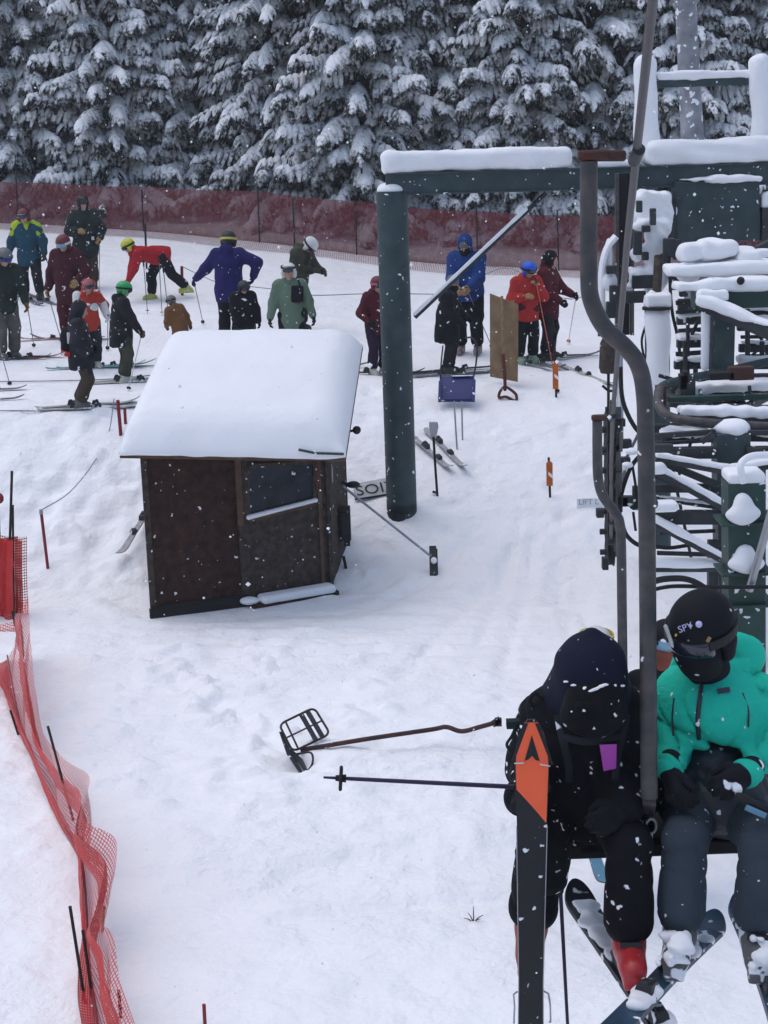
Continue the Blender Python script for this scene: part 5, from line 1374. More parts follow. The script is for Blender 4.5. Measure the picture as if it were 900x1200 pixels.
def skier(px, foot, top, label, rz, look, P=None, H=None, group='skiers waiting in the lift queue', off=(0, 0)):
    g = gp(px, foot) + V(off[0], off[1], 0); g[2] = gzf(g[0], g[1])
    if H is None:
        h = 1.0
        while proj(g + UP * h)[1] > top and h < 2.3: h += .005
        H = h / 1.055
    J = pose(H, **(P or {})); SEED[0] += 1
    d = dict(trousers=M['c_black'], boots=M['b_dark'], gloves=M['black_cloth'], helmet=M['h_dark']); d.update(look)
    o = person(label, g, R(rz), J, d, group, seed=SEED[0]); w = Who(); w.o = o; w.g = g; w.rz = R(rz); w.J = J; w.H = H
    w.W = lambda p: g + rotz(w.rz) @ np.array(p, float)
    return w


def sk(w, label, foot, a, mat, L=1.5, tipmat=None, pitch=0, group='skis worn in the queue', W=.10):
    """ski under a foot of w; a = compass of the tip in degrees (0 = right in the picture, 90 = away from the camera)"""
    an = w.W(w.J['ank' + foot]); d = np.array([math.cos(R(a)), math.sin(R(a)), 0]); p = np.array([an[0], an[1], 0]) + d * .05
    z0 = gzf(*(p + d * .5)[:2]); z1 = gzf(*(p - d * .5)[:2]); d[2] = (z0 - z1); p[2] = max(gzf(p[0], p[1]), (z0 + z1) / 2) + .012
    return ski(label, p, d, UP, L, W, mat, tipmat=tipmat, group=group)


def pl_(w, hand, b, label, col=None, bcol=None, group='ski poles in the queue'):
    """pole from a hand of w down to photo pixel b"""
    J = w.J; a = w.W(J['wri' + hand] + J['hd' + hand] * .085 * w.H / 1.7)
    t = gp(*b) if not isinstance(b[0], np.ndarray) else b[0]
    return pole(label, a + UP * .06, t + UP * .0, col or M['p_grey'], group, bcol=bcol)


# 1 skier in grey trousers at the left edge
w = skier(10, 421, 284, 'skier in dark green jacket, grey trousers and blue goggles at the left picture edge', 35,
          dict(jacket=M['c_dark_green'], trousers=M['c_grey'], helmet=M['h_grey'], goggles=(M['l_navy'], M['s_black'], 'on'), gloves=M['c_brown'], boots=M['b_grey']), dict(handL=(.24, -.28, .86), handR=(-.30, -.1, .85), lean=8, head=(10, 0, 0)))
sk(w, 'ski with red tip on the nearer foot of the skier in grey trousers', 'R', -8, M['k_dark'], 1.45, M['k_red']); sk(w, 'ski with red tip on the farther foot of the skier in grey trousers', 'L', -6, M['k_dark'], 1.45, M['k_red'])
pl_(w, 'L', (40, 407), 'grey pole in the brown glove of the skier in grey trousers'); pl_(w, 'R', (12, 452), 'grey pole planted before the skis of the skier in grey trousers')
for (a, b, lb) in (((-60, 461), (31, 457), 'ski tip entering from the left edge, the upper of two'), ((-60, 474), (28, 468), 'ski tip entering from the left edge, the lower of two')):
    p, q = gp(*a), gp(*b); d = q - p; ski(lb, p + d * .45 + UP * .02, d, UP, np.linalg.norm(d), .10, M['k_grey'], group='skis reaching in from outside the picture', rise=.05)
# 2 lime and teal
w = skier(38, 351, 238, 'skier in lime-shouldered teal jacket and black trousers facing downhill', -5,
          dict(jacket=M['c_teal'], trousers=M['c_black2'], helmet=M['h_maroon'], gloves=M['c_brownp'], boots=M['b_dark'], goggles=(M['l_dark'], M['s_black'], 'up'), bulk=1.08, jacket_len=.10), dict(handL=(.33, -.12, .86), handR=(-.36, -.14, .84), footL=(.17, -.02), footR=(-.14, .05), head=(25, 0, 0)))
J = w.J; H = w.H; S = SDF(.022, .03); sp = J['T'] @ UP; sx = J['T'] @ V(1, 0, 0)
for s in 'LR':
    S.cap(J['sho' + s] - sx * (.02 if s == 'L' else -.02), J['sho' + s] * .45 + J['elb' + s] * .55, .064 * H, .056 * H); S.cap(J['neck'] + V(0, -.01, 0), J['sho' + s], .05 * H, .064 * H)
S.cap(J['neck'] + V(.035, -.12, -.02), J['hip'] + sp * .18 * H + V(.05, -.145, 0), .05, .03); S.ell(J['neck'] + V(0, .06, -.02), (.10, .06, .07)); S.build('shoulder_panel', M['c_lime'], w.o)
sk(w, 'dark ski on the nearer foot of the skier in lime and teal', 'L', -52, M['k_grey'], 1.5); sk(w, 'dark ski on the farther foot of the skier in lime and teal', 'R', -58, M['k_grey'], 1.5)
pl_(w, 'L', (73, 354), 'grey pole slanting down from the lime and teal jacket to the maroon skier'); pl_(w, 'R', (22, 352), 'grey pole on the outer side of the skier in lime and teal')
# 3 tall dark skier by the net
w = skier(104, 338, 226, 'tall skier in dark camouflage jacket and brown trousers right in front of the red net', 15,
          dict(jacket=M['c_dark_green'], trousers=M['c_brownp'], helmet=M['h_dark'], hood='up', bulk=1.22, jacket_len=.12, wear='beanie', gloves=M['c_tan'], boots=M['b_dark']), dict(handL=(.26, -.20, .95), handR=(-.16, -.30, 1.10)))
m = MB(); q = J  # noqa
m = MB(); Jw = w.J; c = Jw['hip'] + V(.13, -.17, .04); m.box(c, (.14, .07, .24)); bag = m.build('hip_bag', M['c_black'], w.o, local=True, bevel=.02); m = MB(); m.box(c + V(.0, -.04, .03), (.06, .012, .07)); m.build('badge', M['c_white'], bag, local=True)
pl_(w, 'L', (116, 345), 'pole beside the brown trousers of the tall skier by the net')
# 4 maroon with blue goggles
w = skier(86, 398, 269, 'skier in maroon with pale blue goggles, behind the red and white child', -20,
          dict(jacket=M['c_maroon'], trousers=M['c_maroon2'], helmet=M['h_maroon'], goggles=(M['l_blue'], M['s_white'], 'on'), bulk=1.2, jacket_len=.12, gloves=M['c_tan'], boots=M['b_grey']), dict(handR=(-.34, -.1, .85), handL=(.30, -.24, .98), head=(14, 10, 0)))
sk(w, 'pink-grey ski of the maroon skier, crossing the snow behind the grey trousers', 'R', 186, M['k_pink'], 1.6); sk(w, 'dark ski with upright binding of the maroon skier with blue goggles', 'L', 171, M['k_grey'], 1.5)
pl_(w, 'R', (73, 403), 'pole with dark basket left of the red and white jacket')
# 5 red and white kid, and 6 the dark one in front of it
w = skier(108, 431, 321, 'child in red and white jacket with pink helmet, standing on turquoise skis', 25,
          dict(jacket=M['c_scarlet'], trousers=M['c_char'], helmet=M['h_pink'], goggles=(M['l_dark'], M['h_pink'], 'up'), gloves=M['c_white'], boots=M['b_pale'], fold=.008), dict(handL=(.34, -.10, .98), handR=(-.30, -.2, .80), head=(22, 0, 0)))
J = w.J; S = SDF(.02, .03); S.cap(J['shoR'] + V(-.02, -.02, .03), J['shoR'] * .5 + J['elbR'] * .5, .075, .07); S.cap(J['elbL'] * .6 + J['shoL'] * .4, J['wriL'], .075, .06); S.ell(J['hip'] + V(.05, -.08, .24), (.10, .08, .10)); S.build('white_panel', M['c_white'], w.o)
sk(w, 'turquoise ski under the child in red and white, the nearer of the pair', 'R', 1, M['k_turq'], 1.6); sk(w, 'turquoise ski under the child in red and white, the farther of the pair', 'L', 2, M['k_turq'], 1.6)
pl_(w, 'L', (126, 409), 'pole with dark basket between the green helmet and the red and white jacket')
w = skier(99, 478, 346, 'child in black snow-flecked suit and purple hood, seen from the side on pale skis', 98,
          dict(jacket=M['c_char'], trousers=M['c_brownp'], wear='none', hood='up', bulk=1.10, jacket_len=.09, gloves=M['c_black'], boots=M['b_grey']), dict(lean=-2, handL=(.16, -.18, .95), handR=(-.22, -.12, .90), footL=(.07, .10), footR=(-.07, .06), hipz=.50, head=(16, 0, 0)))
J = w.J; S = SDF(.02, .03); S.ell(J['hip'] + V(-.02, .17, .24), (.12, .10, .17)); S.ell(J['hip'] + V(-.04, .20, .10), (.09, .07, .10)); bp = S.build('backpack', M['c_black'], w.o); m = MB(); m.box(J['hip'] + V(-.10, .20, .04), (.12, .14, .07), rotx(.3)); m.build('orange_pouch', M['c_scarlet'], bp, local=True, bevel=.02); m = MB(); m.box(J['hip'] + V(-.14, .14, .26), (.03, .05, .16)); m.build('pale_strap', M['c_white'], bp, local=True, bevel=.01)
S = SDF(.022, .05); S.cap(J['hjL'] + V(0, 0, .02), J['kneL'] + V(0, 0, .02), .118, .085); S.cap(J['hjR'] + V(0, 0, .02), J['kneR'] + V(0, 0, .02), .118, .085); S.noise = folds(.008, 15, 6); S.build('bib', M['c_char'], w.o)
sk(w, 'pale snow-covered ski of the child in the purple hood, the nearer of the pair', 'R', 1, M['k_pale'], 1.5); sk(w, 'pale snow-covered ski of the child in the purple hood, the farther of the pair', 'L', 4, M['k_pale'], 1.5)
# 7 green helmet
w = skier(146, 448, 325, 'child in black jacket with bright green helmet and brown glove', 110,
          dict(jacket=M['c_black2'], trousers=M['c_olive'], helmet=M['h_green'], goggles=(M['l_dark'], M['s_black'], 'on'), gloves=M['c_brown'], boots=M['b_pale'], hood='down', bulk=1.06, jacket_len=.12), dict(handL=(.24, -.10, .88), handR=(-.20, -.28, .88), footL=(.08, .0), footR=(-.08, 0), head=(8, 0, 0)))
sk(w, 'short pale ski of the green-helmeted child, the nearer of the pair', 'R', 2, M['k_pale'], 1.3); sk(w, 'short pale ski of the green-helmeted child, the farther of the pair', 'L', 3, M['k_pale'], 1.3)
pl_(w, 'L', (157, 430), 'grey pole under the brown glove of the green-helmeted child'); pl_(w, 'R', (150, 459), 'pole tip with grey basket beside the white boots of the green-helmeted child', M['p_white'])
# 8 red jacket bending down
w = skier(172, 352, 276, 'skier in red jacket and yellow helmet bending far forward with one heel lifted', -72,
          dict(jacket=M['c_red'], trousers=M['c_black'], helmet=M['h_yellow'], gloves=M['c_red'], boots=M['b_yg'], goggles=(M['l_dark'], M['s_black'], 'on')), dict(lean=82, hip=(0, .16), hipz=.50, footL=(.12, .62), footR=(-.10, -.05), footz=(.22, .10), handL=(.10, -.55, .38), handR=(-.12, -.52, .30), head=(-55, 0, 0), kneeL=(0, -1, -.6)), H=1.72, off=(.18, 0))
for a, b, lb in (((168, 305), (173, 368), 'pole hanging in front of the bent red skier'), ((191, 312), (199, 382), 'pole behind the lifted boot of the bent red skier'), ((186, 300), (190, 370), 'black-gripped pole beside the raised knee of the bent red skier')):
    t = gp(*b); p = at(a[0], a[1], t[1] + .15); pole(lb, p, t, M['p_grey'], 'ski poles in the queue')
g = gp(172, 330); m = MB(); m.tube([g - UP * .2, at(170, 262, g[1])], .022, 7); o = m.build('snow_stake', M['twig'], root=g); tag(o, 'thin grey stake standing right beside the bent skier in red', 'stake')
# 9 navy skier from behind
w = skier(272, 404, 266, 'skier in navy jacket seen from behind, one arm stretched out to a pole', 168,
          dict(jacket=M['c_navy'], trousers=M['c_black'], helmet=M['h_dark'], goggles=(M['l_dark'], M['s_yellow'], 'on'), gloves=M['c_navy'], boots=M['b_dark'], bulk=1.08, jacket_len=.09), dict(handL=(.58, -.18, 1.00), handR=(-.36, -.12, 1.02), elbR=(-1, .1, -.1), elbL=(.3, .4, -.8), head=(10, 0, 0)))
pl_(w, 'L', (238, 379), 'pale pole under the outstretched hand of the navy skier', M['p_grey'])
sk(w, 'yellow-green ski of the navy skier, its end showing left of the legs', 'L', 165, M['k_yellow'], 1.3)
# 10 child in black in front of the navy one
skier(288, 424, 324, 'child in black with dark snow-dusted helmet, right in front of the navy skier', 25,
      dict(jacket=M['c_black'], trousers=M['c_black2'], helmet=M['h_dark'], goggles=(M['l_dark'], M['s_black'], 'on'), bulk=1.25, jacket_len=.18, gloves=M['c_black']), dict(handL=(.28, -.18, .8), handR=(-.25, -.2, .85), head=(15, 0, 0)))
# 11 brown jacket
w = skier(213, 424, 345, 'child in brown jacket and grey helmet leaning sideways behind the hut roof', -140,
          dict(jacket=M['c_brown'], trousers=M['c_brownp'], helmet=M['h_grey'], goggles=(M['l_dark'], M['s_black'], 'on'), gloves=M['c_brownp'], bulk=1.1), dict(lean=14, side=6, handR=(-.52, -.18, .78), handL=(.2, -.3, .9), head=(0, 20, 0)), H=1.08)
# 12 sage jacket
w = skier(344, 432, 303, 'skier in long sage green jacket with black chest bag and white helmet', 4,
          dict(jacket=M['c_sage'], trousers=M['c_black'], helmet=M['h_white'], goggles=(M['l_dark'], M['s_black'], 'up'), gloves=M['c_black2'], boots=M['b_dark'], bulk=1.03, jacket_len=.13, hood='down'), dict(handL=(.37, -.08, .80), handR=(-.36, -.08, .78), footL=(.15, 0), footR=(-.13, 0), head=(6, -8, 0)))
J = w.J; m = MB(); c = J['hip'] + V(.11, -.175, .34); m.box(c, (.20, .07, .27), roty(.06)); bag = m.build('chest_bag', M['c_black'], w.o, local=True, bevel=.03)
m = MB(); m.tube(spline([J['shoL'] + V(-.05, -.05, .09), c + V(.05, 0, .14)], 4), .014, 6); m.tube(spline([J['hip'] + V(0, -.15, .52), J['hip'] + V(-.0, -.158, .3), J['hip'] + V(0, -.155, -.05)], 4), .007, 5); m.build('zip_and_strap', M['c_black'], w.o, local=True)
sk(w, 'grey ski end showing right of the hut roof, the upper of two', 'L', 4, M['k_grey'], 2.0); sk(w, 'grey ski end showing right of the hut roof, the lower of two', 'R', 2, M['k_grey'], 2.0)
# 13 white helmet looking down
skier(350, 388, 266, 'skier in dark jacket and white helmet looking down at their hands, behind the sage jacket', 62,
      dict(jacket=M['c_olive'], trousers=M['c_black2'], helmet=M['h_white'], goggles=(M['l_dark'], M['s_black'], 'on'), gloves=M['c_brownp'], bulk=1.12, jacket_len=.10), dict(lean=16, handL=(.14, -.46, 1.02), handR=(-.12, -.40, 1.06), head=(38, 0, 0)))
# 14 maroon skier half behind the column
w = skier(443, 439, 319, 'skier in dark red jacket and pink goggles, half hidden by the green column', 30,
          dict(jacket=M['c_maroon2'], trousers=M['c_purple'], helmet=M['h_maroon'], goggles=(M['l_dark'], M['s_pink'], 'on'), gloves=M['c_black'], boots=M['b_pale']), dict(handR=(-.26, -.2, .95), handL=(.3, -.1, .85), head=(5, 0, 0)))
sk(w, 'dark ski under the half-hidden skier in dark red', 'R', 0, M['k_dark'], 1.4)
# 15 black child with grey hat and 16 blue jacket
w = skier(526, 438, 318, 'child in black snow-flecked suit and grey hat, beneath the slanting brace', 78,
          dict(jacket=M['c_black'], trousers=M['c_black2'], helmet=M['h_grey'], wear='beanie', bulk=1.18, jacket_len=.16, gloves=M['c_black'], boots=M['b_dark'], mask=M['c_black']), dict(lean=4, handL=(.12, -.34, .95), handR=(-.18, -.26, .92), head=(10, 0, 0), footL=(.07, 0), footR=(-.07, .02)))
sk(w, 'dark ski of the child in the grey hat, upper of the pair by the board', 'L', 8, M['k_dark'], 1.5); sk(w, 'grey ski of the child in the grey hat, lower of the pair by the board', 'R', 4, M['k_grey'], 1.5)
w = skier(550, 414, 268, 'skier in bright blue hooded jacket and tan gloves behind the child in the grey hat', -15,
          dict(jacket=M['c_blue'], trousers=M['c_black'], wear='beanie', hood='up', helmet=M['h_grey'], gloves=M['c_tan'], boots=M['b_greyp'], bulk=1.12, jacket_len=.02, mask=M['c_black']), dict(handL=(.10, -.36, .98), handR=(-.10, -.36, .98), head=(18, 0, 0), footL=(.13, 0), footR=(-.12, 0)))
J = w.J; S = SDF(.022, .05); S.cap(J['hjL'] + V(.02, 0, .03), J['kneL'] + V(.02, .0, .05), .145, .12); S.cap(J['hjR'] + V(-.02, 0, .03), J['kneR'] + V(-.02, .0, .05), .145, .12); S.noise = folds(.008, 15, 7); S.build('overtrousers', M['c_black'], w.o)
pl_(w, 'L', (577, 408), 'thin pole slanting from the tan gloves to the plywood board')
# 17 red jacket, blue helmet and 18 maroon behind
w = skier(617, 425, 301, 'skier in bright red jacket and blue helmet, hands at the face, beside the board', 22,
          dict(jacket=M['c_red2'], trousers=M['c_black'], helmet=M['h_blue'], goggles=(M['l_dark'], M['s_black'], 'on'), gloves=M['c_tan'], boots=M['b_green'], bulk=1.12, jacket_len=.05), dict(handL=(.10, -.26, 1.32), handR=(-.16, -.28, 1.15), head=(10, 15, 0), footL=(.12, 0), footR=(-.13, .03)))
J = w.J; S = SDF(.022, .05); S.ell(J['hip'] + V(0, 0, .06), (.235, .20, .26)); S.box(J['hip'] - UP * .62, (.5, .5, .5), .01, None, .02, cut=True); S.build('jacket_hem', M['c_maroon2'], w.o)
sk(w, 'slim ski under the blue-helmeted skier, the farther of the pair', 'L', -60, M['k_grey'], 1.5, W=.09); sk(w, 'slim ski under the blue-helmeted skier, the nearer of the pair', 'R', -55, M['k_grey'], 1.5, W=.09)
pl_(w, 'L', (654, 462), 'reddish pole crossing the orange marker beside the blue-helmeted skier', M['p_red'])
w = skier(641, 420, 290, 'skier in dark maroon jacket and black hood close behind the blue-helmeted one', 65,
          dict(jacket=M['c_maroon2'], trousers=M['c_black2'], wear='none', hood='up', helmet=M['h_dark'], gloves=M['c_black'], boots=M['b_dark'], bulk=1.1, jacket_len=.10), dict(lean=3, handL=(.20, -.38, 1.02), handR=(-.2, -.3, .95), head=(8, 0, 0)))
J = w.J; S = SDF(.02, .02); S.ell(J['head'] + V(0, .02, .03), (.125, .135, .145), J['hr']); S.ell(J['head'] + V(0, -.11, 0), (.08, .06, .10), J['hr'], .02, cut=True); S.build('black_hood', M['c_black'], w.o)
sk(w, 'dark ski of the maroon hooded skier pointing right, the upper of two', 'L', 2, M['k_dark'], 1.5, W=.09); sk(w, 'dark ski of the maroon hooded skier pointing right, the lower of two', 'R', -4, M['k_grey'], 1.5, W=.09)
pl_(w, 'L', (666, 402), 'pale pole with red basket held by the maroon hooded skier', M['p_white'], M['k_red'])
p, q = gp(652, 428), gp(722, 456); d = q - p
ski('long pale ski with black bindings lying beside the lift lane', p + d * .45 + UP * .03, d, UP, np.linalg.norm(d), .10, M['k_pale'], group=None)
# ------------------------------------------------------------------ the riders on the chairs
from mathutils.bvhtree import BVHTree
def seated(H, root, j, yaw=0, pitch=20, roll=0):
    """joints of a seated rider from photo pixels and distances; root is subtracted so the rider keeps its own origin"""
    q = {k: at(*v) - root for k, v in j.items()}
    J = {'H': H, 'hip': (q['hjL'] + q['hjR']) / 2, 'neck': q['neck'], 'head': q['head']}
    sp = unit(q['neck'] - J['hip']); sx = q['shoL'] - q['shoR']; sx = unit(sx - sp * (sx @ sp)); J['T'] = np.stack([sx, np.cross(sp, sx), sp], 1)
    for s in 'LR':
        for b in ('sho', 'elb', 'wri', 'hj', 'kne', 'ank'): J[b + s] = q[b + s]
        J['hd' + s] = unit(q['hand' + s] - q['wri' + s]); J['toe' + s] = unit(q['toe' + s] - q['ank' + s]); J['pn' + s] = None; J['curl' + s] = .75
    J['hr'] = rotz(R(yaw)) @ rotx(R(pitch)) @ roty(R(roll)); return J


def surf(o, px, py, lift=.004):
    """point on mesh o seen at a photo pixel, a little proud of it, and the normal there"""
    me = o.data; og = origin_of(o); b = BVHTree.FromPolygons([tuple(v.co) for v in me.vertices], [tuple(p.vertices) for p in me.polygons])
    d = unit(ray(px, py)); h = b.ray_cast(Vector(CAM - og), Vector(d))
    if h[0] is None: return None, None
    n = np.array(h[1]); n = n if n @ d < 0 else -n; return np.array(h[0]) + og + n * lift, n


cl('n_black', (.0065, .0065, .009), .17, snow_scale=27, bump=.25, bscale=60); cl('n_navy', (.010, .012, .030), .10, snow_scale=34); cl('n_turq', (.016, .46, .335), -.02, snow_scale=40, bump=.5, bscale=26, var=.06)
mk('n_hem', (.010, .014, .022), col2=(.020, .027, .042), rough=.45, spec=.5, snow=.14, vscale=6, snow_scale=24, bump=.5, bscale=22); cl('n_pants', (.040, .054, .070), .06, snow_scale=40, bump=.25, bscale=70)
mk('boot_red', (.36, .016, .020), rough=.35, spec=.5, snow=.05, snow_scale=30); mk('boot_snow', (.10, .10, .11), rough=.6, snow=.75, snow_scale=16); mk('boot_orange', (.24, .05, .03), rough=.5)
mk('ski_orange', (.86, .125, .045), rough=.4, var=.08); mk('ski_top_dark', (.022, .024, .032), rough=.4, snow=.42, snow_scale=13); mk('ski_top_blue', (.02, .035, .06), rough=.4, snow=.46, snow_scale=14, col2=(.02, .08, .14)); mk('pole_purple', (.022, .016, .045), rough=.4); mk('ticket', (.55, .09, .50), rough=.5, var=.1)
mk('ink_light', (.50, .47, .75), rough=.5); mk('ski_blue', (.10, .22, .32), rough=.4, snow=.3)

# ---- left rider: black puffy suit, hood up, head bowed
r0 = at(688, 960, 6.45)
J = seated(1.78, r0, dict(hjL=(716, 942, 6.46), hjR=(660, 942, 6.46), neck=(691, 822, 6.33), head=(694, 797, 6.16), shoL=(726, 848, 6.38), shoR=(640, 848, 6.38), elbL=(731, 905, 6.30), elbR=(622, 897, 6.32),
                          wriL=(728, 950, 6.08), wriR=(612, 935, 6.02), handL=(705, 965, 5.98), handR=(603, 937, 5.86), kneL=(737, 990, 6.04), kneR=(632, 995, 6.08), ankL=(737, 1102, 6.0), ankR=(623, 1082, 6.12), toeL=(747, 1138, 5.74), toeR=(621, 1120, 5.92)), 0, 42)
cl('n_hood', (.008, .009, .024), .05, snow_scale=34)
A_ = person('rider in black puffy suit, navy hood up, head bowed, pink ticket on chest', r0, 0, J, dict(jacket=M['n_black'], trousers=M['n_black'], gloves=M['c_black'], hood='down', wear='none', bulk=1.22, arm=.95, jacket_len=.0, bootL=M['boot_red'], bootR=M['boot_orange'], mask=M['n_black'], fold=.012), None, .010, True)
hc = J['head']; hr = J['hr']; S = SDF(.010, .04)
fwv = hr @ V(0, -1, 0); huv = hr @ UP
S.ell(hc + V(0, .03, .03), (.120, .148, .138)); S.cap(hc + V(0, .03, .10), hc + V(0.004, .03, .168), .07, .03); S.cap(hc + V(0, .05, .02), J['neck'] + V(0, .07, -.06), .14, .19); S.cap(hc + V(0, .02, -.02), J['shoR'] + V(.06, .02, .05), .12, .10); S.cap(hc + V(0, .02, -.02), J['shoL'] + V(-.06, .02, .05), .12, .10)
S.ell(hc + V(0, -.195, -.115), (.115, .085, .125), None, .02, cut=True); S.noise = folds(.005, 22, 3); hood = S.build('hood', M['n_hood'], A_)
S = SDF(.010, .03); S.ell(hc + V(0, -.062, -.070), (.118, .10, .125)); S.ell(hc + V(0, -.04, -.12), (.13, .10, .08)); S.noise = folds(.004, 25, 4); S.build('face_cover', M['n_black'], A_)
S = SDF(.008, .02); S.ell(hc + V(0, -.135, -.055), (.085, .03, .034)); g_ = S.build('goggles', M['n_black'], A_)
S = SDF(.007, .012)
for t in (-.95, -.72, -.2, -.05, .12, .3, .62, .9): S.ell(hc + V(t * .115, -.132 + .062 * t * t, .012 + .012 * math.sin(t * 5)), (.013, .010, .005))
S.build('brim_snow', M['snow_soft'], hood)
jk = [c for c in A_.children if c.name.startswith('jacket')][0]
def decal(o, pxs, name, mat, parent, lift=.006, th=.003):
    P = [surf(o, *p, lift) for p in pxs]
    if any(p[0] is None for p in P): return None
    c = sum(p[0] for p in P) / len(P); n = unit(sum(p[1] for p in P)); Q = [p[0] + n * max(0, (c - p[0]) @ n) for p in P]
    m = MB(); m.prism(Q, n * th); return m.build(name, mat, parent, smooth=False)
decal(jk, ((701, 868), (718, 867), (718, 894), (702, 896)), 'lift_ticket', M['ticket'], A_, .035)
for pts in (((655, 838), (660, 862), (666, 890), (668, 915)), ((733, 838), (728, 862), (722, 890), (722, 915)), ((660, 862), (690, 868), (728, 862))):
    P = [surf(jk, *p, .008)[0] for p in pts]; P = [p for p in P if p is not None]
    if len(P) > 1: m = MB(); m.tube(spline(P, 5), .016, 8, flat=((0, 1, 0), .5)); m.build('pack_strap', M['c_char'], A_)
m = MB(); m.tube(spline([at(637, 822, 6.3), at(627, 812, 6.28), at(620, 822, 6.3), at(628, 834, 6.3)], 5), .008, 6); m.build('strap_loop', M['c_char'], A_)
m = MB(); m.tube(spline([at(606, 848, 6.2), at(600, 862, 6.2), at(594, 872, 6.2), at(598, 879, 6.2), at(603, 874, 6.2), at(603, 860, 6.2), at(607, 848, 6.2)], 5), .006, 6); m.box(at(601, 848, 6.22), (.05, .04, .03)); m.build('pole_strap', M['c_dark_green'], A_)
for s, y0 in (('R', 930), ('L', 915)):
    pass
S = SDF(.011, .04)   # powder skirt and pockets of the jacket
S.cap(J['hjR'] + V(-.05, -.06, .10), J['hjL'] + V(.05, -.06, .10), .15, .15); S.cap(J['hjR'] + V(-.04, -.16, .07), J['hjL'] + V(.05, -.16, .07), .10, .10); S.noise = creases(.012, 20, 5); S.build('jacket_hem', M['n_black'], A_)
S = SDF(.010, .02); S.cap(J['kneR'] + V(.03, -.02, -.02), J['kneR'] + V(.03, -.02, -.10), .085, .075); S.noise = folds(.006, 22, 8); S.build('knee_patch', M['n_black'], A_)

# ---- right rider: turquoise jacket, black helmet
r1 = at(838, 960, 6.45)
J = seated(1.82, r1, dict(hjL=(864, 945, 6.46), hjR=(814, 945, 6.46), neck=(832, 797, 6.40), head=(822, 741, 6.27), shoL=(883, 815, 6.42), shoR=(795, 817, 6.42), elbL=(907, 878, 6.34), elbR=(783, 880, 6.36),
                          wriL=(872, 907, 6.10), wriR=(787, 907, 6.14), handL=(848, 925, 5.98), handR=(790, 930, 6.06), kneL=(893, 982, 6.02), kneR=(803, 982, 6.04), ankL=(887, 1092, 6.0), ankR=(797, 1090, 6.02), toeL=(893, 1128, 5.76), toeR=(788, 1126, 5.76)), -33, 20, 4)
B_ = person('rider in turquoise jacket, dark blue-grey trousers and black helmet with goggles', r1, 0, J, dict(jacket=M['n_turq'], trousers=M['n_pants'], gloves=M['c_black'], helmet=M['h_black'], goggles=(M['l_dark'], M['s_black'], 'on'), hood='down', bulk=1.03, arm=.86, jacket_len=-.245, boots=M['boot_snow'], mask=M['c_black'], fold=.019, leg=.95), None, .009, True)
jk = [c for c in B_.children if c.name.startswith('jacket')][0]
S = SDF(.011, .05); S.ell(J['hip'] + V(-.005, -.04, .16), (.20, .185, .20)); S.ell(J['hip'] + V(-.005, -.06, .06), (.225, .215, .14)); S.cap(J['hjR'] + V(0, -.06, .05), J['hjL'] + V(0, -.06, .05), .15, .15); S.noise = creases(.014, 22, 9); S.build('jacket_hem', M['n_hem'], B_)
S = SDF(.010, .035); nk = J['neck']
for t in np.linspace(-1.0, 2.0, 11): S.ell(nk + V(.15 * math.sin(t) + .035, .02 + .12 * (1 if abs(t) > 1.5 else abs(math.sin(t))) * .8 - .06 * math.cos(t), .015 + .055 * abs(t) / 1.9), (.048, .045, .055))
S.ell(nk + V(.12, .08, .07), (.085, .07, .095)); S.ell(nk + V(.03, .12, .05), (.13, .07, .09)); S.noise = creases(.006, 18, 2); S.build('hood', M['n_turq'], B_)
def strip(o, pxs, r, name, mat, parent, lift=.003, flat=None):
    P = [surf(o, *p, lift)[0] for p in pxs]; P = [p for p in P if p is not None]
    if len(P) > 1: m = MB(); m.tube(spline(P, 5), r, 8, flat=flat); return m.build(name, mat, parent)
strip(jk, ((819, 783), (822, 800), (820, 820), (818, 842), (819, 866)), .010, 'zip', M['n_hem'], B_, .001)
strip(jk, ((870, 812), (877, 832), (877, 852)), .004, 'seam', M['n_hem'], B_, .0); strip(jk, ((790, 818), (788, 840), (789, 862)), .004, 'seam', M['n_hem'], B_, .0)
tg = decal(jk, ((840, 808), (854, 806), (855, 812), (841, 814)), 'chest_label', M['n_hem'], B_, .006, .002)
S = SDF(.008, .03); S.ell(J['head'] + J['hr'] @ V(0, -.055, -.055), (.092, .085, .085), J['hr']); S.ell(J['head'] + J['hr'] @ V(0, -.03, -.12), (.085, .085, .075), J['hr']); S.noise = folds(.003, 25, 4); S.build('face_cover', M['c_black'], B_)
hm = [c for c in B_.children if c.name.startswith('helmet')][0]; go = [c for c in B_.children if c.name.startswith('goggles')][0]
def text_on(o, s, px, py, px2, py2, size, mat, parent, name='lettering'):
    best = None
    for t in (0, .5, 1):
        p, n = surf(o, px + (px2 - px) * t, py + (py2 - py) * t, .0)
        if p is not None: best = (p, n) if best is None or (p - CAM) @ (p - CAM) < (best[0] - CAM) @ (best[0] - CAM) else best
    if best is None: return
    p, n = best; n = unit(n * .5 - unit(ray(px, py)) * .5); a = plane_at(px, py, p + n * .022, n); b = plane_at(px2, py2, p + n * .022, n)
    t = text_mesh(s, name, mat, parent, a, b - a, np.cross(n, b - a), size, .0012); og = origin_of(t)     # press the letters onto the curved shell
    bv = BVHTree.FromPolygons([tuple(v.co) for v in o.data.vertices], [tuple(q.vertices) for q in o.data.polygons]); oo = origin_of(o)
    for v in t.data.vertices:
        w = np.array(v.co) + og; d = unit(w - CAM); h = bv.ray_cast(Vector(CAM - oo), Vector(d))
        if h[0] is not None: v.co = np.array(h[0]) + oo - d * (.005 - (w - (a)) @ n * 1.0) - og if abs((w - a) @ n) < .01 else v.co
    return a, n
st = [c for c in go.children][0]
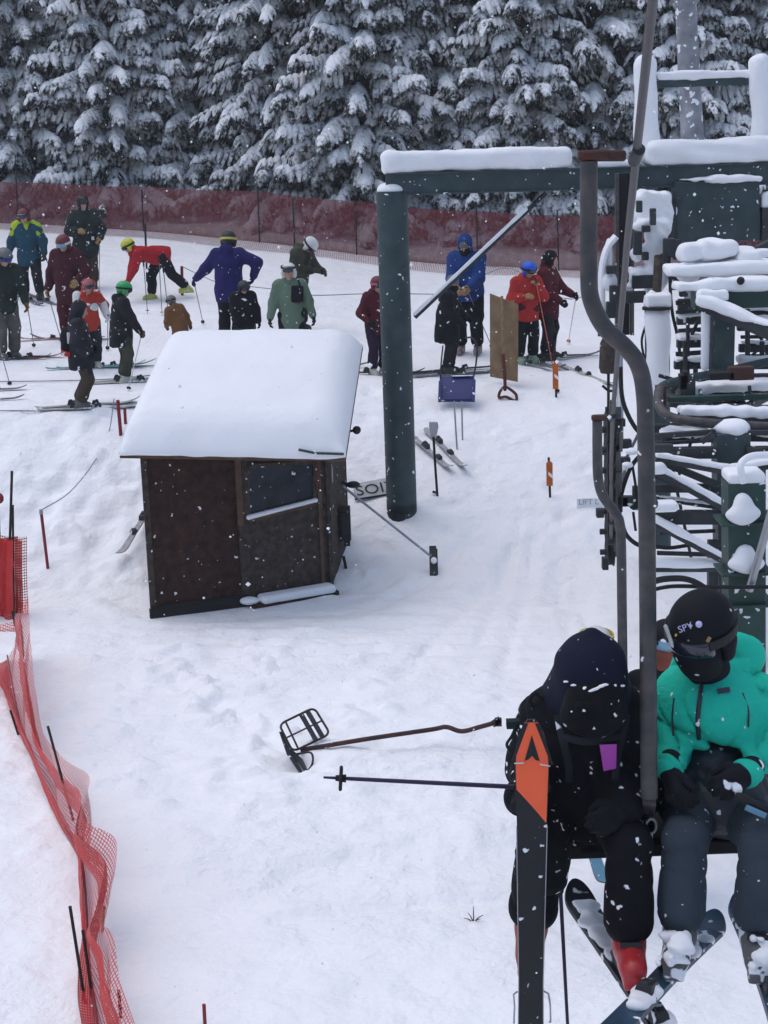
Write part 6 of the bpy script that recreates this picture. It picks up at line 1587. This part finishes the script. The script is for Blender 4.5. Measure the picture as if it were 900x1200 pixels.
text_on(hm, 'SPY', 796, 742, 815, 735, .036, M['ink_light'], hm)
p, n = surf(hm, 819, 732, .008)
if p is not None: m = MB(); m.ball(p, .013, 12, 8); m.build('emblem', M['ink_light'], hm)
for o, px, py, mt, w in ((hm, 830, 749, 'wood_tan', .013), (hm, 793, 744, 's_yellow', .006), (hm, 828, 764, 's_white', .006), (hm, 836, 763, 's_white', .006)):
    p, n = surf(o, px, py, .004)
    if p is not None: m = MB(); m.box(p, (w, .006, w * 1.6), roty(.5)); m.build('sticker', M[mt], o)
S = SDF(.007, .01); S.cap(at(780, 734, 6.2), at(788, 757, 6.19), .009, .009); S.build('goggle_frame', M['s_white'], go, local=False)
def caked(pts, seed):
    S = SDF(.008, .012); r2 = random.Random(seed)
    for px, py, Y, r in pts:
        for q in range(5): S.ell(at(px + r2.uniform(-9, 9), py + r2.uniform(-9, 9), Y), (r * r2.uniform(.25, .55), r * .5, r * r2.uniform(.2, .45)))
    S.noise = lumps(.010, 60, seed); S.build('boot_snow', M['snow_soft'], B_, local=False)
caked(((788, 1100, 5.92, .05), (798, 1108, 5.84, .055), (784, 1112, 5.82, .05), (803, 1120, 5.80, .04), (779, 1122, 5.80, .04)), 3)
caked(((893, 1106, 5.88, .05), (899, 1120, 5.84, .05), (891, 1128, 5.82, .04)), 5)

# ---- the skis and poles of the two riders
vb, vt = at(622, 1200, 5.83), at(624, 847, 5.80); vd = unit(vt - vb); vup = V(-.02, 1, 0)
bo = vt - vd * 1.02
VS = ski('black-based ski with orange tip held upright in front of the black-clad rider', bo, vd, vup, 1.78, .124, M['ski_top_dark'], M['ski_base'], None, True, detail=True, front=1.02 / 1.78, rise=.03, brake=True)
sx_, dy_, uz_ = frame(vd, vup)
def onski(px, py, off=.0015): return plane_at(px, py, bo - uz_ * off, uz_)
def lz(P): # follow the turned-up tip
    out = []
    for p in P:
        u = (p - bo) @ dy_; t = (u + 1.78 * (1 - 1.02 / 1.78)) / 1.78; out.append(p + uz_ * (.03 * max(0, (t - .8) / .2) ** 2))
    return out
def tip_w(py):
    u = (onski(624, py) - bo) @ dy_; t = (u + .76) / 1.78; w = .062 * (1 - .26 * math.sin(math.pi * np.clip((t - .06) / .84, 0, 1)))
    if t > .90: w *= math.sqrt(max(.02, 1 - ((t - .90) / .10) ** 2)) * .9 + .1
    return w * .95, bo + dy_ * u
rows = []
for py in list(np.linspace(850, 925, 16)):
    w_, c = tip_w(py); rows.append(lz([c - sx_ * w_ - uz_ * .0016, c - sx_ * w_ * .3 - uz_ * .0016, c + sx_ * w_ * .3 - uz_ * .0016, c + sx_ * w_ - uz_ * .0016]))
sgn = 1 if (sx_ @ V(1, 0, 0)) > 0 else -1
for py in np.linspace(928, 964, 8):
    w_, c = tip_w(py); k = (py - 925) / 40; a_ = c - sx_ * sgn * w_ * (1 - 2 * k); b_ = c + sx_ * sgn * w_
    r_ = [a_ + (b_ - a_) * t - uz_ * .0016 for t in (0, .33, .66, 1)]; rows.append(lz(r_ if sgn > 0 else r_[::-1]))
m = MB(); m.grid(rows); tp = m.build('tip_panel', M['ski_orange'], VS)
def flatpoly(pts, name, mat): m = MB(); P = lz([onski(*p, .003) for p in pts]); m.prism(P, -uz_ * .001); m.build(name, mat, tp, smooth=False)
flatpoly(((624, 864), (633, 893), (628, 892), (624, 887), (620, 891), (615, 893)), 'emblem', M['ski_base'])
flatpoly(((603, 895), (614, 894.5), (614, 896), (603, 896.5)), 'emblem_line', M['s_white']); flatpoly(((633, 896), (645, 898), (645, 899.5), (633, 897.5)), 'emblem_line', M['s_white'])
flatpoly(((620, 851), (603, 893), (600, 893), (614, 851)), 'emblem_edge', M['ski_base']); flatpoly(((628, 851), (646, 897), (649, 897), (634, 851)), 'emblem_edge', M['ski_base'])
m = MB(); m.tube([bo - sx_ * .053 - dy_ * .9 - uz_ * .001, bo - sx_ * .046, bo - sx_ * .056 + dy_ * .62], .002, 5); m.tube([bo + sx_ * .053 - dy_ * .9 - uz_ * .001, bo + sx_ * .046, bo + sx_ * .056 + dy_ * .62], .002, 5); m.build('steel_edge', M['steel'], VS)
def tail_ski(label, tail, boot, mat, snow, L=1.7, W=.135):
    a, b = at(*tail), at(*boot); d = unit(b - a); dist = np.linalg.norm(b - a)
    return ski(label, b, d, UP + V(0, -.0, 0), L, W, mat, M['ski_base'], 'skis dangling from the near chair', True, detail=True, front=1 - dist / L, twin=True, snow=snow, rise=.08)
tail_ski('dark snow-patched ski dangling under the red boot', (672, 1046, 6.62), (745, 1160, 5.98), M['ski_top_dark'], [(-.44, .1, .05, .014), (-.52, -.2, .045, .012), (-.34, .2, .05, .014), (-.2, 0, .04, .014), (.25, 0, .05, .016)])
tail_ski('dark blue snow-patched ski under the snow-caked boot, crossing the other one', (838, 1084, 6.60), (776, 1150, 5.94), M['ski_top_blue'], [(-.42, .3, .035, .012), (-.30, -.2, .05, .022), (-.18, .3, .05, .02), (.20, 0, .05, .022), (.30, -.2, .05, .02), (-.5, -.4, .03, .012)])
tail_ski('dark snow-patched ski at the right picture edge', (869, 1060, 6.62), (897, 1140, 5.96), M['ski_top_blue'], [(-.45, .1, .045, .02), (-.30, -.3, .04, .02), (-.2, .2, .04, .02)])
pole('black and purple ski pole held out sideways by the black-clad rider', at(640, 924, 6.0), at(379, 911, 6.0), M['pole_purple'], None, r=.0095, detail=True)
pole('dark ski pole hanging straight down beside the upright ski', at(655, 1010, 6.05), at(667, 1235, 6.0), M['pole_purple'], None, r=.008, detail=True)
bp_ = pole('dark ski pole with blue band across the lap of the turquoise rider', at(866, 934, 5.98), at(985, 985, 5.9), M['s_black'], None, r=.011, detail=True)
a, b = at(874, 946, 5.95), at(897, 956, 5.94); m = MB(); m.tube([a, b], .012, 10); m.build('band', M['ski_blue'], bp_)

# ---- two riders on the second chair, mostly hidden
def back_rider(label, dx, hpx, hpy, look, Y=11.65):
    hd = at(hpx, hpy, Y); root = hd - UP * 1.0
    root[1] = Y
    H = 1.68; hp = V(0, .05, .22); J = {'H': H, 'hip': hp, 'T': rotx(R(6)), 'neck': V(0, 0, .78), 'head': V(0, -.03, 1.0), 'hr': rotx(R(8))}
    for s, n in ((1, 'L'), (-1, 'R')):
        J['sho' + n] = V(s * .19, .0, .68); J['elb' + n] = V(s * .27, -.06, .40); J['wri' + n] = V(s * .14, -.30, .36); J['hd' + n] = unit(V(-s * .3, -1, -.2)); J['pn' + n] = None; J['curl' + n] = .7
        J['hj' + n] = V(s * .09, .05, .22); J['kne' + n] = V(s * .12, -.26, .24); J['ank' + n] = V(s * .13, -.28, -.13); J['toe' + n] = unit(V(s * .1, -1, -.15))
    o = person(label, root, 0, J, look, 'riders on the second chair', .024)
    for n in (() if 'blue' in dx else 'R'):
        b = root + J['ank' + n] + V(0, -.02, -.11); ski('small blue ski tip showing under the seat of the near chair', b, V(.05, -1, -.12), UP, 1.6, .10, M['ski_top_dark'], None, None, tipmat=M['ski_blue'])
    return o
back_rider('rider in white helmet with gold goggles strap, hidden behind the bowed rider', 'the white helmet', 698, 757, dict(jacket=M['c_black'], trousers=M['c_black2'], helmet=M['h_white'], goggles=(M['s_yellow'], M['s_yellow'], 'up'), gloves=M['c_black'], boots=M['b_dark'], bulk=1.0))
back_rider('rider with pale blue goggles and orange-brown scarf, half hidden behind the grey tube', 'the pale blue goggles', 780, 749, dict(jacket=M['c_black'], trousers=M['c_black2'], helmet=M['h_black'], goggles=(M['l_blue'], M['s_black'], 'on'), gloves=M['c_black'], boots=M['b_dark'], mask=material('scarf_orange', (.20, .06, .04), rough=.9)))
# ------------------------------------------------------------------ falling snow
def snowfall(n=1500):
    rr = random.Random(5); m = MB(); ico = None
    base = [(0, 0, 1), (.9, 0, .1), (0, .9, -.1), (-.9, 0, .1), (0, -.9, 0), (0, 0, -1)]; F = [(0, 1, 2), (0, 2, 3), (0, 3, 4), (0, 4, 1), (5, 2, 1), (5, 3, 2), (5, 4, 3), (5, 1, 4)]
    for k in range(n):
        Y = 3.6 + 22 * rr.random() ** .75; px = rr.uniform(-40, 940); py = rr.uniform(-40, 1240); p = at(px, py, Y)
        if p[2] < gzf(p[0], p[1]) + .05: continue
        r = rr.uniform(.0028, .0070) * (1 + (Y > 12) * .35); m.add([p + V(*b) * r * rr.uniform(.6, 1.3) for b in base], F)
    o = m.build('falling_snow', M['snow_soft'], root=(0, 12, 4)); tag(o, 'snowflakes falling all through the air', 'snowfall', kind='stuff')
snowfall()

# ------------------------------------------------------------------ the snowy air
hz = bpy.data.materials.new('haze'); hz.use_nodes = True; _n = hz.node_tree; _n.nodes.clear()
_o = _n.nodes.new('ShaderNodeOutputMaterial'); _v = _n.nodes.new('ShaderNodeVolumePrincipled'); _v.inputs['Color'].default_value = (.86, .88, .92, 1); _v.inputs['Density'].default_value = .0006; _v.inputs['Anisotropy'].default_value = .0
_n.links.new(_v.outputs['Volume'], _o.inputs['Volume'])
m = MB(); m.box((0, 115, 12), (184, 300, 34)); o = m.build('haze', hz, root=(0, 115, 12), smooth=False); tag(o, 'thin snowy haze in the air', 'haze', kind='stuff')

# ------------------------------------------------------------------ light, world, camera
w = bpy.data.worlds.new('World'); scene.world = w; w.use_nodes = True
nt = w.node_tree; bg = nt.nodes['Background']; sky = nt.nodes.new('ShaderNodeTexSky'); sky.sky_type = 'NISHITA'; sky.sun_disc = False
SUN_EL, SUN_AZ = R(72), R(-70)          # azimuth: 0 = away from the camera (+Y), clockwise to the right
sky.sun_elevation = SUN_EL; sky.sun_rotation = SUN_AZ; sky.air_density = 1.0; sky.dust_density = 2.5; sky.ozone_density = 1.3
nt.links.new(sky.outputs['Color'], bg.inputs['Color']); bg.inputs['Strength'].default_value = .14
sd = bpy.data.lights.new('sun', 'SUN'); sd.energy = .75; sd.angle = R(100); sd.color = (1.0, .995, .985)
so = bpy.data.objects.new('sun', sd); COL.objects.link(so)
dv = Vector((math.sin(SUN_AZ) * math.cos(SUN_EL), math.cos(SUN_AZ) * math.cos(SUN_EL), math.sin(SUN_EL)))
so.rotation_euler = dv.to_track_quat('Z', 'Y').to_euler(); so.location = (0, 0, 40)

cd = bpy.data.cameras.new('camera'); co = bpy.data.objects.new('camera', cd); COL.objects.link(co)
cd.sensor_fit = 'HORIZONTAL'; cd.sensor_width = 36; cd.lens = FPX / 900 * 36; cd.clip_start = .2; cd.clip_end = 600
mw = Matrix(((_rt[0], _up[0], -_f[0], CAM[0]), (_rt[1], _up[1], -_f[1], CAM[1]), (_rt[2], _up[2], -_f[2], CAM[2]), (0, 0, 0, 1)))
co.matrix_world = mw
scene.camera = co
scene.render.resolution_x = 768; scene.render.resolution_y = 1024
vs = scene.view_settings; vs.view_transform = 'Standard'; vs.look = 'None'; vs.gamma = 1; vs.use_curve_mapping = False; vs.exposure = 0.27
scene.render.engine = 'CYCLES'; scene.cycles.max_bounces = 6; scene.cycles.volume_bounces = 1; scene.cycles.transparent_max_bounces = 24; scene.cycles.use_denoising = True
